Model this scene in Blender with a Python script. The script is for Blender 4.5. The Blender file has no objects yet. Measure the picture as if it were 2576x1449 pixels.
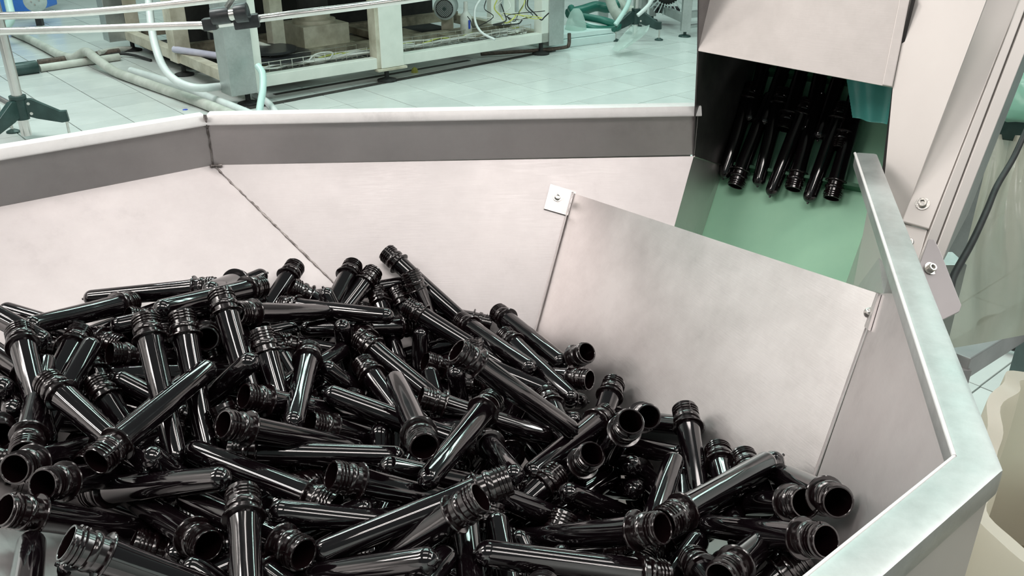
import bpy, bmesh, math, random
import numpy as np
from mathutils import Vector, Matrix

scene = bpy.context.scene
COL = scene.collection

# ------------------------------------------------------------------ camera
F = 2250.0; PITCH = math.radians(25.9); H = 1.57
cam_d = bpy.data.cameras.new('camera'); cam = bpy.data.objects.new('camera', cam_d); COL.objects.link(cam)
cam_d.sensor_width = 36.0; cam_d.lens = 36.0 * F / 2576.0; cam_d.clip_start = 0.02; cam_d.clip_end = 100
cam.location = (0, 0, H); cam.rotation_euler = (math.pi / 2 - PITCH, 0, 0)
scene.camera = cam

# ------------------------------------------------------------------ world, lamps, exposure
world = bpy.data.worlds.new('hall'); scene.world = world; world.use_nodes = True
bg = world.node_tree.nodes['Background']
bg.inputs['Color'].default_value = (0.80, 0.95, 0.92, 1); bg.inputs['Strength'].default_value = 0.24
scene.view_settings.view_transform = 'Standard'; scene.view_settings.look = 'None'
scene.view_settings.exposure = -0.7; scene.view_settings.gamma = 1.0; scene.view_settings.use_curve_mapping = False

def area_lamp(name, loc, target, sx, sy, power, color):
    d = bpy.data.lights.new(name, 'AREA'); d.shape = 'RECTANGLE'; d.size = sx; d.size_y = sy
    d.energy = power; d.color = color
    o = bpy.data.objects.new(name, d); COL.objects.link(o)
    o.location = loc
    dirv = Vector(target) - Vector(loc)
    o.rotation_euler = dirv.to_track_quat('-Z', 'Y').to_euler()
    return o
WARM = (1.0, 0.925, 0.89); MINT = (0.72, 1.0, 0.915); COOL = (0.95, 1.0, 0.97)
# rows of fluorescent battens under the hall ceiling, straight down
for (x, y, p) in ((-2.3, -0.1, 52), (0.0, -0.35, 34), (1.9, -0.35, 28), (-2.3, 1.25, 46), (0.0, 1.25, 14), (1.9, 1.25, 24)):
    for dy in (-0.16, 0.16):
        area_lamp('warm_batten', (x, y + dy, 3.3), (x, y + dy, 0), 1.45, 0.09, p / 2, WARM)
for (x, y, p) in ((-3.6, 4.6, 270), (0.0, 4.6, 110), (3.6, 4.6, 90), (-3.6, 7.4, 140), (0.0, 7.4, 100), (3.6, 7.4, 90), (-3.6, 10.5, 120), (0.0, 10.5, 100), (3.6, 10.5, 90)):
    for dy in (-0.2, 0.2):
        area_lamp('mint_batten', (x, y + dy, 4.4), (x, y + dy, 0), 2.4, 0.09, p / 2, COOL if (x < -3 and y < 5) else MINT)
area_lamp('mint_batten', (3.4, 1.6, 4.0), (3.4, 1.6, 0), 0.3, 2.4, 90, COOL)

# ------------------------------------------------------------------ helpers
CP, SP = math.cos(PITCH), math.sin(PITCH)
CC = Vector((0, 0, H))
def ray(x, y):
    a = (x - 1288) / F; b = (724.5 - y) / F
    return Vector((a, CP + b * SP, -SP + b * CP))
def at(x, y, d): return CC + ray(x, y) * d
def onz(x, y, z=0.0):
    r = ray(x, y); return CC + r * ((z - H) / r.z)
def onp(x, y, P, n):
    r = ray(x, y); return CC + r * ((P - CC).dot(n) / r.dot(n))
def proj(P):
    d = Vector(P) - CC; dep = d.y * CP - d.z * SP
    return 1288 + F * d.x / dep, 724.5 - F * (d.y * SP + d.z * CP) / dep, dep
def V(*a): return Vector(a)

MATS = {}
def new_mat(name):
    m = bpy.data.materials.new(name); m.use_nodes = True; MATS[name] = m
    return m, m.node_tree.nodes, m.node_tree.links, m.node_tree.nodes['Principled BSDF']
def coords(N, Lk, scale, kind='Object'):
    tc = N.new('ShaderNodeTexCoord'); mp = N.new('ShaderNodeMapping'); mp.inputs['Scale'].default_value = scale
    Lk.new(tc.outputs[kind], mp.inputs['Vector']); return mp.outputs['Vector']
def noise(N, Lk, vec, scale, detail=4.0, rough=0.55):
    n = N.new('ShaderNodeTexNoise'); n.inputs['Scale'].default_value = scale; n.inputs['Detail'].default_value = detail
    n.inputs['Roughness'].default_value = rough; Lk.new(vec, n.inputs['Vector']); return n.outputs['Fac']
def ramp(N, Lk, fac, stops):
    r = N.new('ShaderNodeValToRGB'); e = r.color_ramp.elements
    e[0].position, e[0].color = stops[0][0], (*stops[0][1], 1); e[1].position, e[1].color = stops[1][0], (*stops[1][1], 1)
    for p, c in stops[2:]:
        q = e.new(p); q.color = (*c, 1)
    Lk.new(fac, r.inputs['Fac']); return r.outputs['Color']
def maprange(N, Lk, fac, lo, hi, a=0.0, b=1.0):
    n = N.new('ShaderNodeMapRange'); n.inputs['From Min'].default_value = a; n.inputs['From Max'].default_value = b
    n.inputs['To Min'].default_value = lo; n.inputs['To Max'].default_value = hi; Lk.new(fac, n.inputs['Value']); return n.outputs['Result']
def bump(N, Lk, fac, bsdf, strength, dist=0.001):
    b = N.new('ShaderNodeBump'); b.inputs['Strength'].default_value = strength; b.inputs['Distance'].default_value = dist
    Lk.new(fac, b.inputs['Height']); Lk.new(b.outputs['Normal'], bsdf.inputs['Normal'])
def steel(name, c0, c1, r0, r1, grain=(3, 3, 60), metallic=0.88, smudge=2.5):
    m, N, Lk, b = new_mat(name)
    v = coords(N, Lk, (1, 1, 1)); g = coords(N, Lk, grain)
    n1 = noise(N, Lk, v, smudge, 6, 0.62); n2 = noise(N, Lk, g, 14, 3, 0.6); n3 = noise(N, Lk, v, smudge * 9, 5, 0.7)
    sc = noise(N, Lk, coords(N, Lk, (140, 9, 9)), 3.0, 2, 0.5)         # fine scratches
    mix = N.new('ShaderNodeMath'); mix.operation = 'MULTIPLY_ADD'; Lk.new(n3, mix.inputs[0]); mix.inputs[1].default_value = 0.45; Lk.new(n1, mix.inputs[2])
    dark = tuple(x * 0.86 for x in c0)
    Lk.new(ramp(N, Lk, mix.outputs[0], [(0.48, dark), (0.62, c0), (0.88, c1)]), b.inputs['Base Color'])
    mx = N.new('ShaderNodeMath'); mx.operation = 'MULTIPLY_ADD'; Lk.new(n2, mx.inputs[0]); mx.inputs[1].default_value = 0.35; Lk.new(n1, mx.inputs[2])
    Lk.new(maprange(N, Lk, mx.outputs[0], r0, r1, 0.40, 0.95), b.inputs['Roughness'])
    b.inputs['Metallic'].default_value = metallic
    ad = N.new('ShaderNodeMath'); ad.operation = 'MULTIPLY_ADD'; Lk.new(sc, ad.inputs[0]); ad.inputs[1].default_value = 0.18; Lk.new(n2, ad.inputs[2])
    bump(N, Lk, ad.outputs[0], b, 0.09, 0.0006)
    return m
def paint(name, c0, c1, rough, scale=6.0, spec=0.5, bumpy=0.0, metallic=0.0):
    m, N, Lk, b = new_mat(name)
    n1 = noise(N, Lk, coords(N, Lk, (1, 1, 1)), scale, 5, 0.6)
    Lk.new(ramp(N, Lk, n1, [(0.35, c0), (0.65, c1)]), b.inputs['Base Color'])
    b.inputs['Roughness'].default_value = rough; b.inputs['Specular IOR Level'].default_value = spec; b.inputs['Metallic'].default_value = metallic
    if bumpy: bump(N, Lk, n1, b, bumpy, 0.002)
    return m
steel('sheet_steel', (0.66, 0.625, 0.62), (0.74, 0.705, 0.70), 0.34, 0.60, metallic=0.85)
steel('baffle_steel', (0.64, 0.61, 0.60), (0.74, 0.71, 0.70), 0.24, 0.48, smudge=4.5, metallic=0.86)
steel('rail_steel', (0.80, 0.79, 0.78), (0.88, 0.87, 0.86), 0.40, 0.55, smudge=8, metallic=0.2)
steel('worn_rail', (0.50, 0.52, 0.51), (0.62, 0.64, 0.63), 0.34, 0.58, smudge=9, metallic=0.75)
steel('tube_steel', (0.72, 0.68, 0.66), (0.80, 0.76, 0.74), 0.14, 0.24, smudge=5)
steel('cover_steel', (0.60, 0.57, 0.545), (0.70, 0.665, 0.64), 0.44, 0.56, metallic=0.8)
steel('shaded_steel', (0.20, 0.19, 0.19), (0.30, 0.285, 0.28), 0.30, 0.45, smudge=5)  # casing steel coloured dark in place of shade
steel('frame_steel', (0.48, 0.50, 0.49), (0.58, 0.60, 0.59), 0.30, 0.45, smudge=6)
steel('screw_steel', (0.62, 0.60, 0.57), (0.72, 0.70, 0.66), 0.18, 0.28, smudge=40)
steel('weld_metal', (0.20, 0.18, 0.17), (0.60, 0.56, 0.54), 0.35, 0.6, smudge=90)
paint('satin_panel', (0.66, 0.63, 0.60), (0.72, 0.69, 0.66), 0.42, 3.0, 0.5, metallic=0.35)
paint('bracket_grey', (0.36, 0.34, 0.345), (0.42, 0.40, 0.405), 0.42, 9.0, 0.5, metallic=0.4)
paint('machine_white', (0.74, 0.76, 0.70), (0.83, 0.84, 0.78), 0.42, 5.0)
paint('machine_cream', (0.42, 0.38, 0.29), (0.68, 0.64, 0.53), 0.5, 6.0)
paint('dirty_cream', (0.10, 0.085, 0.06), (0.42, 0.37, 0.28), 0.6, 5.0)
paint('black_plastic', (0.016, 0.016, 0.018), (0.03, 0.03, 0.034), 0.35, 30.0)
paint('dark_teal_plastic', (0.012, 0.035, 0.032), (0.03, 0.065, 0.06), 0.35, 12.0)
paint('black_rubber', (0.01, 0.01, 0.01), (0.025, 0.024, 0.024), 0.6, 30.0)
paint('grey_motor', (0.36, 0.40, 0.39), (0.46, 0.50, 0.49), 0.45, 14.0)
paint('hose_grey', (0.42, 0.43, 0.38), (0.58, 0.58, 0.53), 0.5, 9.0)
paint('hose_mint', (0.50, 0.68, 0.64), (0.58, 0.76, 0.72), 0.35, 9.0)
paint('hose_white', (0.60, 0.64, 0.63), (0.70, 0.73, 0.72), 0.35, 9.0)
paint('hose_lilac', (0.48, 0.46, 0.58), (0.56, 0.54, 0.64), 0.4, 9.0)
paint('teal_hose', (0.01, 0.10, 0.075), (0.02, 0.16, 0.12), 0.3, 9.0)
paint('blue_plastic', (0.04, 0.16, 0.55), (0.06, 0.22, 0.66), 0.4, 5.0)
paint('plinth_white', (0.66, 0.78, 0.76), (0.74, 0.85, 0.83), 0.35, 4.0)
paint('cable_white', (0.66, 0.66, 0.62), (0.78, 0.78, 0.75), 0.45, 20.0)
paint('cable_yellow', (0.45, 0.47, 0.10), (0.60, 0.62, 0.16), 0.45, 20.0)
paint('rust_pipe', (0.05, 0.035, 0.028), (0.13, 0.09, 0.07), 0.6, 40.0)
paint('groove_and_shadow', (0.022, 0.02, 0.018), (0.05, 0.045, 0.042), 0.6, 30.0)
paint('grout', (0.17, 0.19, 0.185), (0.24, 0.26, 0.25), 0.8, 30.0)
paint('belt_green', (0.44, 0.86, 0.60), (0.48, 0.90, 0.63), 0.45, 18.0, 0.4)
paint('belt_dark', (0.03, 0.14, 0.07), (0.04, 0.17, 0.085), 0.5, 18.0)
paint('yellow_moss', (0.30, 0.30, 0.05), (0.44, 0.42, 0.10), 0.8, 40.0)
paint('ink_blue', (0.03, 0.06, 0.4), (0.04, 0.09, 0.5), 0.6, 40.0)
paint('wall_paint', (0.74, 0.70, 0.69), (0.80, 0.76, 0.75), 0.7, 1.5)
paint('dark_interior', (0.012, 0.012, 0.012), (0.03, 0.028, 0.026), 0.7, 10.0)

def tile_mat():
    m, N, Lk, b = new_mat('glazed_tile')
    oi = N.new('ShaderNodeObjectInfo'); tc = N.new('ShaderNodeTexCoord'); ad = N.new('ShaderNodeVectorMath'); ad.operation = 'ADD'
    ml = N.new('ShaderNodeVectorMath'); ml.operation = 'SCALE'; ml.inputs['Scale'].default_value = 37.0
    cb = N.new('ShaderNodeCombineXYZ'); Lk.new(oi.outputs['Random'], cb.inputs[0]); Lk.new(oi.outputs['Random'], cb.inputs[1])
    Lk.new(cb.outputs[0], ml.inputs[0]); Lk.new(tc.outputs['Object'], ad.inputs[0]); Lk.new(ml.outputs[0], ad.inputs[1])
    n1 = noise(N, Lk, ad.outputs[0], 5.0, 6, 0.6); n2 = noise(N, Lk, ad.outputs[0], 1.6, 3, 0.5)
    mx = N.new('ShaderNodeMath'); mx.operation = 'MULTIPLY_ADD'; Lk.new(oi.outputs['Random'], mx.inputs[0]); mx.inputs[1].default_value = 0.35; Lk.new(n1, mx.inputs[2])
    Lk.new(ramp(N, Lk, mx.outputs[0], [(0.3, (0.53, 0.55, 0.535)), (0.95, (0.64, 0.66, 0.64))]), b.inputs['Base Color'])
    Lk.new(maprange(N, Lk, n2, 0.10, 0.34), b.inputs['Roughness']); b.inputs['Specular IOR Level'].default_value = 0.6
    return m
tile_mat()
def preform_mat():
    m, N, Lk, b = new_mat('preform_plastic')
    b.inputs['Base Color'].default_value = (0.0042, 0.0024, 0.0034, 1); b.inputs['IOR'].default_value = 1.82
    n1 = noise(N, Lk, coords(N, Lk, (1, 1, 1)), 60, 4, 0.6)
    Lk.new(maprange(N, Lk, n1, 0.035, 0.11), b.inputs['Roughness'])
    b.inputs['Coat Weight'].default_value = 0.0
    m, N, Lk, b = new_mat('preform_neck_plastic')
    b.inputs['Base Color'].default_value = (0.0070, 0.0032, 0.0038, 1); b.inputs['IOR'].default_value = 1.82
    n1 = noise(N, Lk, coords(N, Lk, (1, 1, 1)), 60, 4, 0.6)
    Lk.new(maprange(N, Lk, n1, 0.10, 0.22), b.inputs['Roughness'])
    b.inputs['Coat Weight'].default_value = 0.0
preform_mat()
def film_mat(name, col, alpha, rough=0.18, trans=0.45):
    m, N, Lk, b = new_mat(name)
    b.inputs['Base Color'].default_value = (*col, 1); b.inputs['Roughness'].default_value = rough
    n1 = noise(N, Lk, coords(N, Lk, (1, 1, 1)), 9, 5, 0.6); bump(N, Lk, n1, b, 0.35, 0.01)
    tl = N.new('ShaderNodeBsdfTranslucent'); tl.inputs['Color'].default_value = (*col, 1)
    tp = N.new('ShaderNodeBsdfTransparent'); tp.inputs['Color'].default_value = (0.95, 0.97, 0.95, 1)
    m1 = N.new('ShaderNodeMixShader'); m1.inputs[0].default_value = trans; m2 = N.new('ShaderNodeMixShader'); m2.inputs[0].default_value = alpha
    Lk.new(b.outputs[0], m1.inputs[1]); Lk.new(tl.outputs[0], m1.inputs[2])
    Lk.new(tp.outputs[0], m2.inputs[1]); Lk.new(m1.outputs[0], m2.inputs[2])
    Lk.new(m2.outputs[0], N['Material Output'].inputs['Surface'])
    return m
film_mat('clear_film', (0.56, 0.54, 0.46), 0.90)
film_mat('cream_film', (0.97, 0.94, 0.85), 0.93, 0.3, 0.55)
film_mat('mint_film', (0.42, 0.74, 0.60), 0.85)
film_mat('teal_patch_film', (0.14, 0.58, 0.52), 0.9, 0.12, 0.3)
film_mat('haze_film', (0.74, 0.86, 0.82), 0.5, 0.35)

class MB:
    """collects geometry, links it as one mesh object"""
    def __init__(s): s.v = []; s.f = []
    def add(s, vs, fs):
        o = len(s.v); s.v += [tuple(p) for p in vs]; s.f += [tuple(i + o for i in q) for q in fs]; return s
    def box(s, c, ax, ay, az):      # centre and three half-axis vectors
        c = Vector(c); vs = []
        for k in (-1, 1):
            for j in (-1, 1):
                for i in (-1, 1): vs.append(c + ax * i + ay * j + az * k)
        return s.add(vs, [(0, 2, 3, 1), (4, 5, 7, 6), (0, 1, 5, 4), (2, 6, 7, 3), (0, 4, 6, 2), (1, 3, 7, 5)])
    def bar(s, a, b, w, h, up=Vector((0, 0, 1))):   # rectangular bar between two points
        a, b = Vector(a), Vector(b); d = (b - a).normalized(); side = d.cross(up).normalized(); u2 = side.cross(d)
        return s.box((a + b) / 2, (b - a) / 2, side * w / 2, u2 * h / 2)
    def cyl(s, a, b, r, n=16, r2=None):
        a, b = Vector(a), Vector(b); r2 = r if r2 is None else r2
        d = (b - a).normalized(); x = d.orthogonal().normalized(); y = d.cross(x)
        vs = [a + (x * math.cos(t) + y * math.sin(t)) * r for t in (2 * math.pi * i / n for i in range(n))]
        vs += [b + (x * math.cos(t) + y * math.sin(t)) * r2 for t in (2 * math.pi * i / n for i in range(n))]
        return s.add(vs, [(i, (i + 1) % n, n + (i + 1) % n, n + i) for i in range(n)] + [tuple(range(n))[::-1], tuple(range(n, 2 * n))])
    def lathe(s, prof, n=28, M=None, closed=False):   # prof: (r, z) list about z
        vs = []; fs = []; m = len(prof)
        for (r, z) in prof:
            for i in range(n):
                t = 2 * math.pi * i / n; p = Vector((r * math.cos(t), r * math.sin(t), z)); vs.append(M @ p if M else p)
        for k in range(m - 1):
            for i in range(n):
                j = (i + 1) % n; fs.append((k * n + i, k * n + j, (k + 1) * n + j, (k + 1) * n + i))
        if closed: fs += [tuple(range(n))[::-1], tuple(range((m - 1) * n, m * n))]
        return s.add(vs, fs)
    def sweep(s, pts, r, n=10, smooth=6, caps=True):
        P = catmull([Vector(p) for p in pts], smooth) if smooth else [Vector(p) for p in pts]
        vs = []; fs = []; x = None; m = len(P)
        for k, p in enumerate(P):
            d = (P[min(k + 1, m - 1)] - P[max(k - 1, 0)]).normalized()
            x = d.orthogonal().normalized() if x is None else (x - d * x.dot(d)).normalized()
            y = d.cross(x); rr = r(k / (m - 1)) if callable(r) else r
            for i in range(n):
                t = 2 * math.pi * i / n; vs.append(p + (x * math.cos(t) + y * math.sin(t)) * rr)
        for k in range(m - 1):
            for i in range(n):
                j = (i + 1) % n; fs.append((k * n + i, k * n + j, (k + 1) * n + j, (k + 1) * n + i))
        if caps: fs += [tuple(range(n))[::-1], tuple(range((m - 1) * n, m * n))]
        return s.add(vs, fs)
    def sheet(s, pts, t, toward=None):     # flat polygon given thickness t, grown away from `toward`
        pts = [Vector(p) for p in pts]; c = sum(pts, Vector()) / len(pts)
        nrm = Vector()
        for i in range(len(pts)):
            a, b = pts[i] - c, pts[(i + 1) % len(pts)] - c; nrm += a.cross(b)
        nrm.normalize(); tw = CC if toward is None else Vector(toward)
        if nrm.dot(tw - c) < 0: pts = pts[::-1]; nrm = -nrm
        n = len(pts); vs = pts + [p - nrm * t for p in pts]
        return s.add(vs, [tuple(range(n)), tuple(range(2 * n - 1, n - 1, -1))] + [((i + 1) % n, i, n + i, n + (i + 1) % n) for i in range(n)])
    def mesh(s, name, bevel=0.0, smooth=None, seg=2):
        me = bpy.data.meshes.new(name); me.from_pydata([tuple(v) for v in s.v], [], s.f); me.update()
        bm = bmesh.new(); bm.from_mesh(me)
        bmesh.ops.recalc_face_normals(bm, faces=bm.faces)
        if bevel:
            es = [e for e in bm.edges if len(e.link_faces) == 2 and e.calc_face_angle(0) > 0.5]
            bmesh.ops.bevel(bm, geom=es, offset=bevel, segments=seg, affect='EDGES', profile=0.6)
        bm.to_mesh(me); bm.free()
        if smooth is not None:
            for p in me.polygons: p.use_smooth = True
            me.set_sharp_from_angle(angle=math.radians(smooth))
        return me
    def build(s, name, mat, parent=None, bevel=0.0, smooth=None, seg=2, label=None):
        me = s.mesh(name, bevel, smooth, seg)
        return link(name, me, mat, parent, label)
def link(name, me, mat, parent=None, label=None):
    if mat is not None and not me.materials: me.materials.append(MATS[mat])
    o = bpy.data.objects.new(name, me); COL.objects.link(o)
    if parent is not None:
        o.parent = parent
        o.matrix_parent_inverse = Matrix.Translation(-parent_loc(parent))
    if label: o['label'] = label
    return o
PLOC = {}
def parent_loc(p):
    return PLOC.get(p.name, Vector((0, 0, 0)))
def tag(o, label=None, cat=None, group=None, kind=None):
    if label: o['label'] = label
    if cat: o['category'] = cat
    if group: o['group'] = group
    if kind: o['kind'] = kind
    return o
def thing(name, loc, label, cat, group=None):
    o = bpy.data.objects.new(name, None); COL.objects.link(o); o.empty_display_size = 0.05
    o.location = loc; PLOC[o.name] = Vector(loc)
    return tag(o, label, cat, group)
def catmull(P, k):
    Q = [P[0] * 2 - P[1]] + P + [P[-1] * 2 - P[-2]]; out = []
    for i in range(1, len(Q) - 2):
        for j in range(k):
            t = j / k; a, b, c, d = Q[i - 1], Q[i], Q[i + 1], Q[i + 2]
            out.append(0.5 * ((2 * b) + (c - a) * t + (2 * a - 5 * b + 4 * c - d) * t * t + (3 * b - a - 3 * c + d) * t ** 3))
    out.append(P[-1]); return out
def frame_M(origin, zdir, xhint=None):
    z = Vector(zdir).normalized(); x = (Vector(xhint) - z * Vector(xhint).dot(z)).normalized() if xhint is not None else z.orthogonal().normalized()
    y = z.cross(x)
    return Matrix(((x.x, y.x, z.x, origin[0]), (x.y, y.y, z.y, origin[1]), (x.z, y.z, z.z, origin[2]), (0, 0, 0, 1)))
def cap_screw(P, n, r, parent, dome=False):
    """socket-head screw: washer, knurled head, hex recess"""
    M = frame_M(P, n)
    m = MB().lathe([(0, 0), (r * 1.45, 0), (r * 1.45, r * .28), (r * .95, r * .28), (r * .95, r * 1.05), (r * .82, r * 1.2), (r * .52, r * 1.2), (r * .52, r * .6), (0, r * .6)], 20, M)
    if dome: m = MB().lathe([(0, 0), (r * 1.25, 0), (r * 1.25, r * .2), (r * 1.05, r * .55), (r * .7, r * .85), (r * .35, r * .98), (0, r)], 20, M)
    o = m.build('screw', 'screw_steel', parent, smooth=40)
    return o

random.seed(4)
UP = Vector((0, 0, 1))

# ================================================================== floor
TILE = 0.32359
TO = Vector((-0.16065, 6.99752, 0)); TI = Vector((0.24690, 0.20917, 0)); TJ = Vector((0.20917, -0.24690, 0))
floor = MB().box((0, 8, -0.06), V(12, 0, 0), V(0, 12, 0), V(0, 0, 0.052)).build('floor', 'grout')
tag(floor, kind='structure')
tm = MB().box((0, 0, -0.004), TI * (0.5 * 0.981), TJ * (0.5 * 0.981), V(0, 0, 0.004)).mesh('tile', bevel=0.0012, seg=1); tm.materials.append(MATS['glazed_tile'])
near_tiles = []
for i in range(-34, 36):
    for j in range(-34, 36):
        c = TO + TI * (i + .5) + TJ * (j + .5)
        if c.y < 0.9 or c.y > 15 or abs(c.x) > 9.5: continue
        x, y, d = proj(c)
        vis = 0
        if -60 < x < 2640 and y > -25:
            lim = 320 + max(0, (520 - x) * .17)
            if x < 1775 and y < lim: vis = 1
            if x > 2395 and 740 < y < 1330: vis = 1
        near_tiles.append((vis, d, c))
near_tiles.sort(key=lambda q: (-q[0], q[1]))
rest = MB(); cnt = 0
for vis, d, c in near_tiles:
    if vis and cnt < 298:
        o = link('tile', tm, None, floor); o.location = c + Vector((0, 0, random.uniform(-.0006, .0004)))
        o.rotation_euler = (random.uniform(-.0012, .0012), random.uniform(-.0012, .0012), random.choice((0, math.pi)))
        cnt += 1
    else:
        rest.box(c + Vector((0, 0, -0.004)), TI * .494, TJ * .494, V(0, 0, .004))
o = rest.build('tile_field', 'glazed_tile', floor); o['kind'] = 'stuff'
# drain groove cover strip along the machine
g0, g1 = onz(560, 285), onz(1392, 127); gd = (g1 - g0).normalized(); gn = V(-gd.y, gd.x, 0)
MB().box((g0 + g1) / 2 + V(0, 0, .0015), (g1 - g0) / 2, gn * .030, V(0, 0, .0015)).build('drain_shadow_strip', 'groove_and_shadow', floor, label='dark strip of shadow on the floor under the machine')
g0, g1 = onz(690, 238), onz(1180, 152)  # second strip is shadow under the machine, put in as dark colour
MB().box((g0 + g1) / 2 + V(0, 0, .0012), (g1 - g0) / 2, gn * .022, V(0, 0, .0012)).build('drain_shadow_strip', 'groove_and_shadow', floor, label='dark strip of shadow on the floor under the machine')

wl_ = MB().box((-3.25, 0.3, 2.0), V(.06, 0, 0), V(0, 3.9, 0), V(0, 0, 2.0)).build('bounce_wall_left', 'wall_paint'); tag(wl_, kind='structure')  # unseen wall added to bounce light onto the baffle
# ================================================================== hopper
ZR = 1.24
C1 = onz(520, 306, ZR); C2 = onz(1757, 283, ZR); LW = onz(0, 393, ZR)
AR = onz(2150, 385, ZR); BR = onz(2400, 1150, ZR); B2 = onz(2030, 1449, ZR)
ub = (C2 - C1).normalized(); nin = V(ub.y, -ub.x, 0)
al = math.radians(55); NB = (nin * math.sin(al) + UP * math.cos(al)).normalized()
ZB = ZR - .062; P0 = V(C1.x, C1.y, ZB)
SEAM = onp(840, 712, P0, NB); ul = (LW - C1).normalized()
NL = ul.cross(SEAM - P0).normalized(); NL = NL if NL.z > 0 else -NL
ur = (AR - BR).normalized(); nr0 = V(-ur.y, ur.x, 0); nr0 = nr0 if nr0.x < 0 else -nr0
bb = math.radians(74.3); NR = (nr0 * math.sin(bb) + UP * math.cos(bb)).normalized(); PR = V(BR.x, BR.y, ZR - .03)
p1 = onp(1440, 485, P0, NB); p2 = onp(1350, 820, P0, NB); p3 = onp(2215, 740, PR, NR)
NF = (p3 - p1).cross(p2 - p1).normalized(); NF = NF if NF.z > 0 else -NF
hopper = thing('hopper', (0, 0.75, 0.0), 'large polygonal stainless steel hopper filled with black preforms', 'hopper')
T = .0025
L1 = C1 + ul * .43; L2 = V(L1.x - .05, .57, ZR); L3 = V(-.42, .235, ZR); L4 = V(.02, .235, ZR)
ubr = ub
# lower edges on each plane
def down(P, n, z):
    """go down the steepest line of plane (through P, normal n) to height z"""
    h = V(n.x, n.y, 0); hl = h.length; h.normalize()
    return P + h * ((P.z - z) / (hl / n.z) * 1.0 if False else (P.z - z) * n.z / hl) - UP * (P.z - z)
ZLOW = .86
C1b = V(C1.x, C1.y, ZB); C2b = V(C2.x, C2.y, ZB); L1b = V(L1.x, L1.y, ZB)
sd = (SEAM - C1b); seam_low = C1b + sd * ((C1b.z - ZLOW) / -sd.z)
E1 = onp(1745, 393, P0, NB); E2 = onp(1700, 556, P0, NB); ed = (E2 - E1); E_low = E1 + ed * ((E1.z - .90) / -ed.z)
MB().sheet([C1, C2, C2b, C1b], T).build('upper_band', 'sheet_steel', hopper, label='upright back band below the rim')
MB().sheet([C1b, E1, E_low, seam_low], T).build('sloped_panel', 'sheet_steel', hopper, label='sloping back panel')
MB().sheet([C1, C1b, L1b, L1], T).build('upper_band', 'sheet_steel', hopper, label='upright left band below the rim')
dl = down(L1b, NL, ZLOW)
MB().sheet([C1b, seam_low, dl, L1b], T).build('sloped_panel', 'sheet_steel', hopper, label='sloping left panel')
# left and front walls (left out of frame), seen only at the lower left corner
NFL = V(.40, .41, .82).normalized(); PFL = V(-.35, .49, 1.10)
def on_plane_xy(x, y, P, n): return V(x, y, P.z - (n.x * (x - P.x) + n.y * (y - P.y)) / n.z)
q2 = on_plane_xy(L2.x, L2.y, PFL, NFL); q3 = on_plane_xy(L3.x, L3.y, PFL, NFL)
MB().sheet([q2, q3, on_plane_xy(-.20, .50, PFL, NFL), on_plane_xy(-.36, .70, PFL, NFL)], T, V(0, .7, 2)).build('sloped_panel', 'sheet_steel', hopper, label='shallow front left panel under the preforms')
MB().sheet([V(L1.x, L1.y, ZR), V(L2.x, L2.y, ZR), q2, on_plane_xy(-.36, .70, PFL, NFL), dl, L1b], T, V(0, .7, 1.2)).build('sloped_panel', 'sheet_steel', hopper)
MB().sheet([V(L3.x, L3.y, ZR), V(L4.x, L4.y, ZR), V(.02, .36, .88), V(-.20, .50, .95), q3], T, V(0, .7, 1.2)).build('sloped_panel', 'sheet_steel', hopper)
MB().sheet([V(L2.x, L2.y, ZR), V(L3.x, L3.y, ZR), q3, q2], T, V(0, .7, 1.2)).build('upper_band', 'sheet_steel', hopper)
# right wall and front right wall
upR = (UP - NR * UP.dot(NR)).normalized()
MB().sheet([onp(2215, 738, PR, NR), onp(2258, 748, PR, NR) + upR * .004, PR + upR * .022 + ur * -.03, PR + ur * -.03, onp(2160, 1500, PR, NR), onp(1980, 1420, PR, NR)], T).build('sloped_panel', 'sheet_steel', hopper, label='steep right panel behind the baffle')
fr_in = V(-.62, .78, 0).normalized()
B2x = BR + (B2 - BR) * 1.9
MB().sheet([BR, B2x, B2x + fr_in * .06 - UP * .40, BR + fr_in * .06 - UP * .40], T, V(0, .8, 1.1)).build('sloped_panel', 'sheet_steel', hopper)
MB().sheet([V(-.36, .95, ZLOW - .004), V(.25, 1.05, ZLOW - .004), V(.30, .55, ZLOW - .004), V(.02, .34, ZLOW - .004), V(-.3, .5, ZLOW - .004)], T, V(0, .7, 2)).build('bottom_panel', 'sheet_steel', hopper)
# outer skins and legs so that the hopper stands on the floor
def out_skin(a, b, off, name='outer_skin'):
    d = (b - a).normalized(); nrm = V(-d.y, d.x, 0); ctr = V(-.15, .75, 0)
    if nrm.dot(((a + b) / 2) - ctr) < 0: nrm = -nrm
    a2, b2 = a + nrm * off, b + nrm * off
    MB().sheet([a2, b2, b2 - UP * .52, a2 - UP * .52], T, (a2 + b2) / 2 + nrm).build(name, 'satin_panel', hopper)
out_skin(BR, B2x, .024); out_skin(AR + (AR - BR) * -.05, BR, .024)
out_skin(C1, C2, .024); out_skin(C1, L1, .024)
for (x, y) in ((-.55, .92), (.16, 1.18), (.24, .50), (-.42, .36)):
    lg = MB().bar(V(x, y, .03), V(x, y, .88), .045, .045, V(0, 1, 0)).build('leg', 'rail_steel', hopper, bevel=.002)
    MB().lathe([(0, 0), (.035, 0), (.035, .012), (.014, .02), (.012, .04), (0, .04)], 16, Matrix.Translation((x, y, 0))).build('leg_foot', 'black_rubber', hopper, smooth=40)
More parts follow.
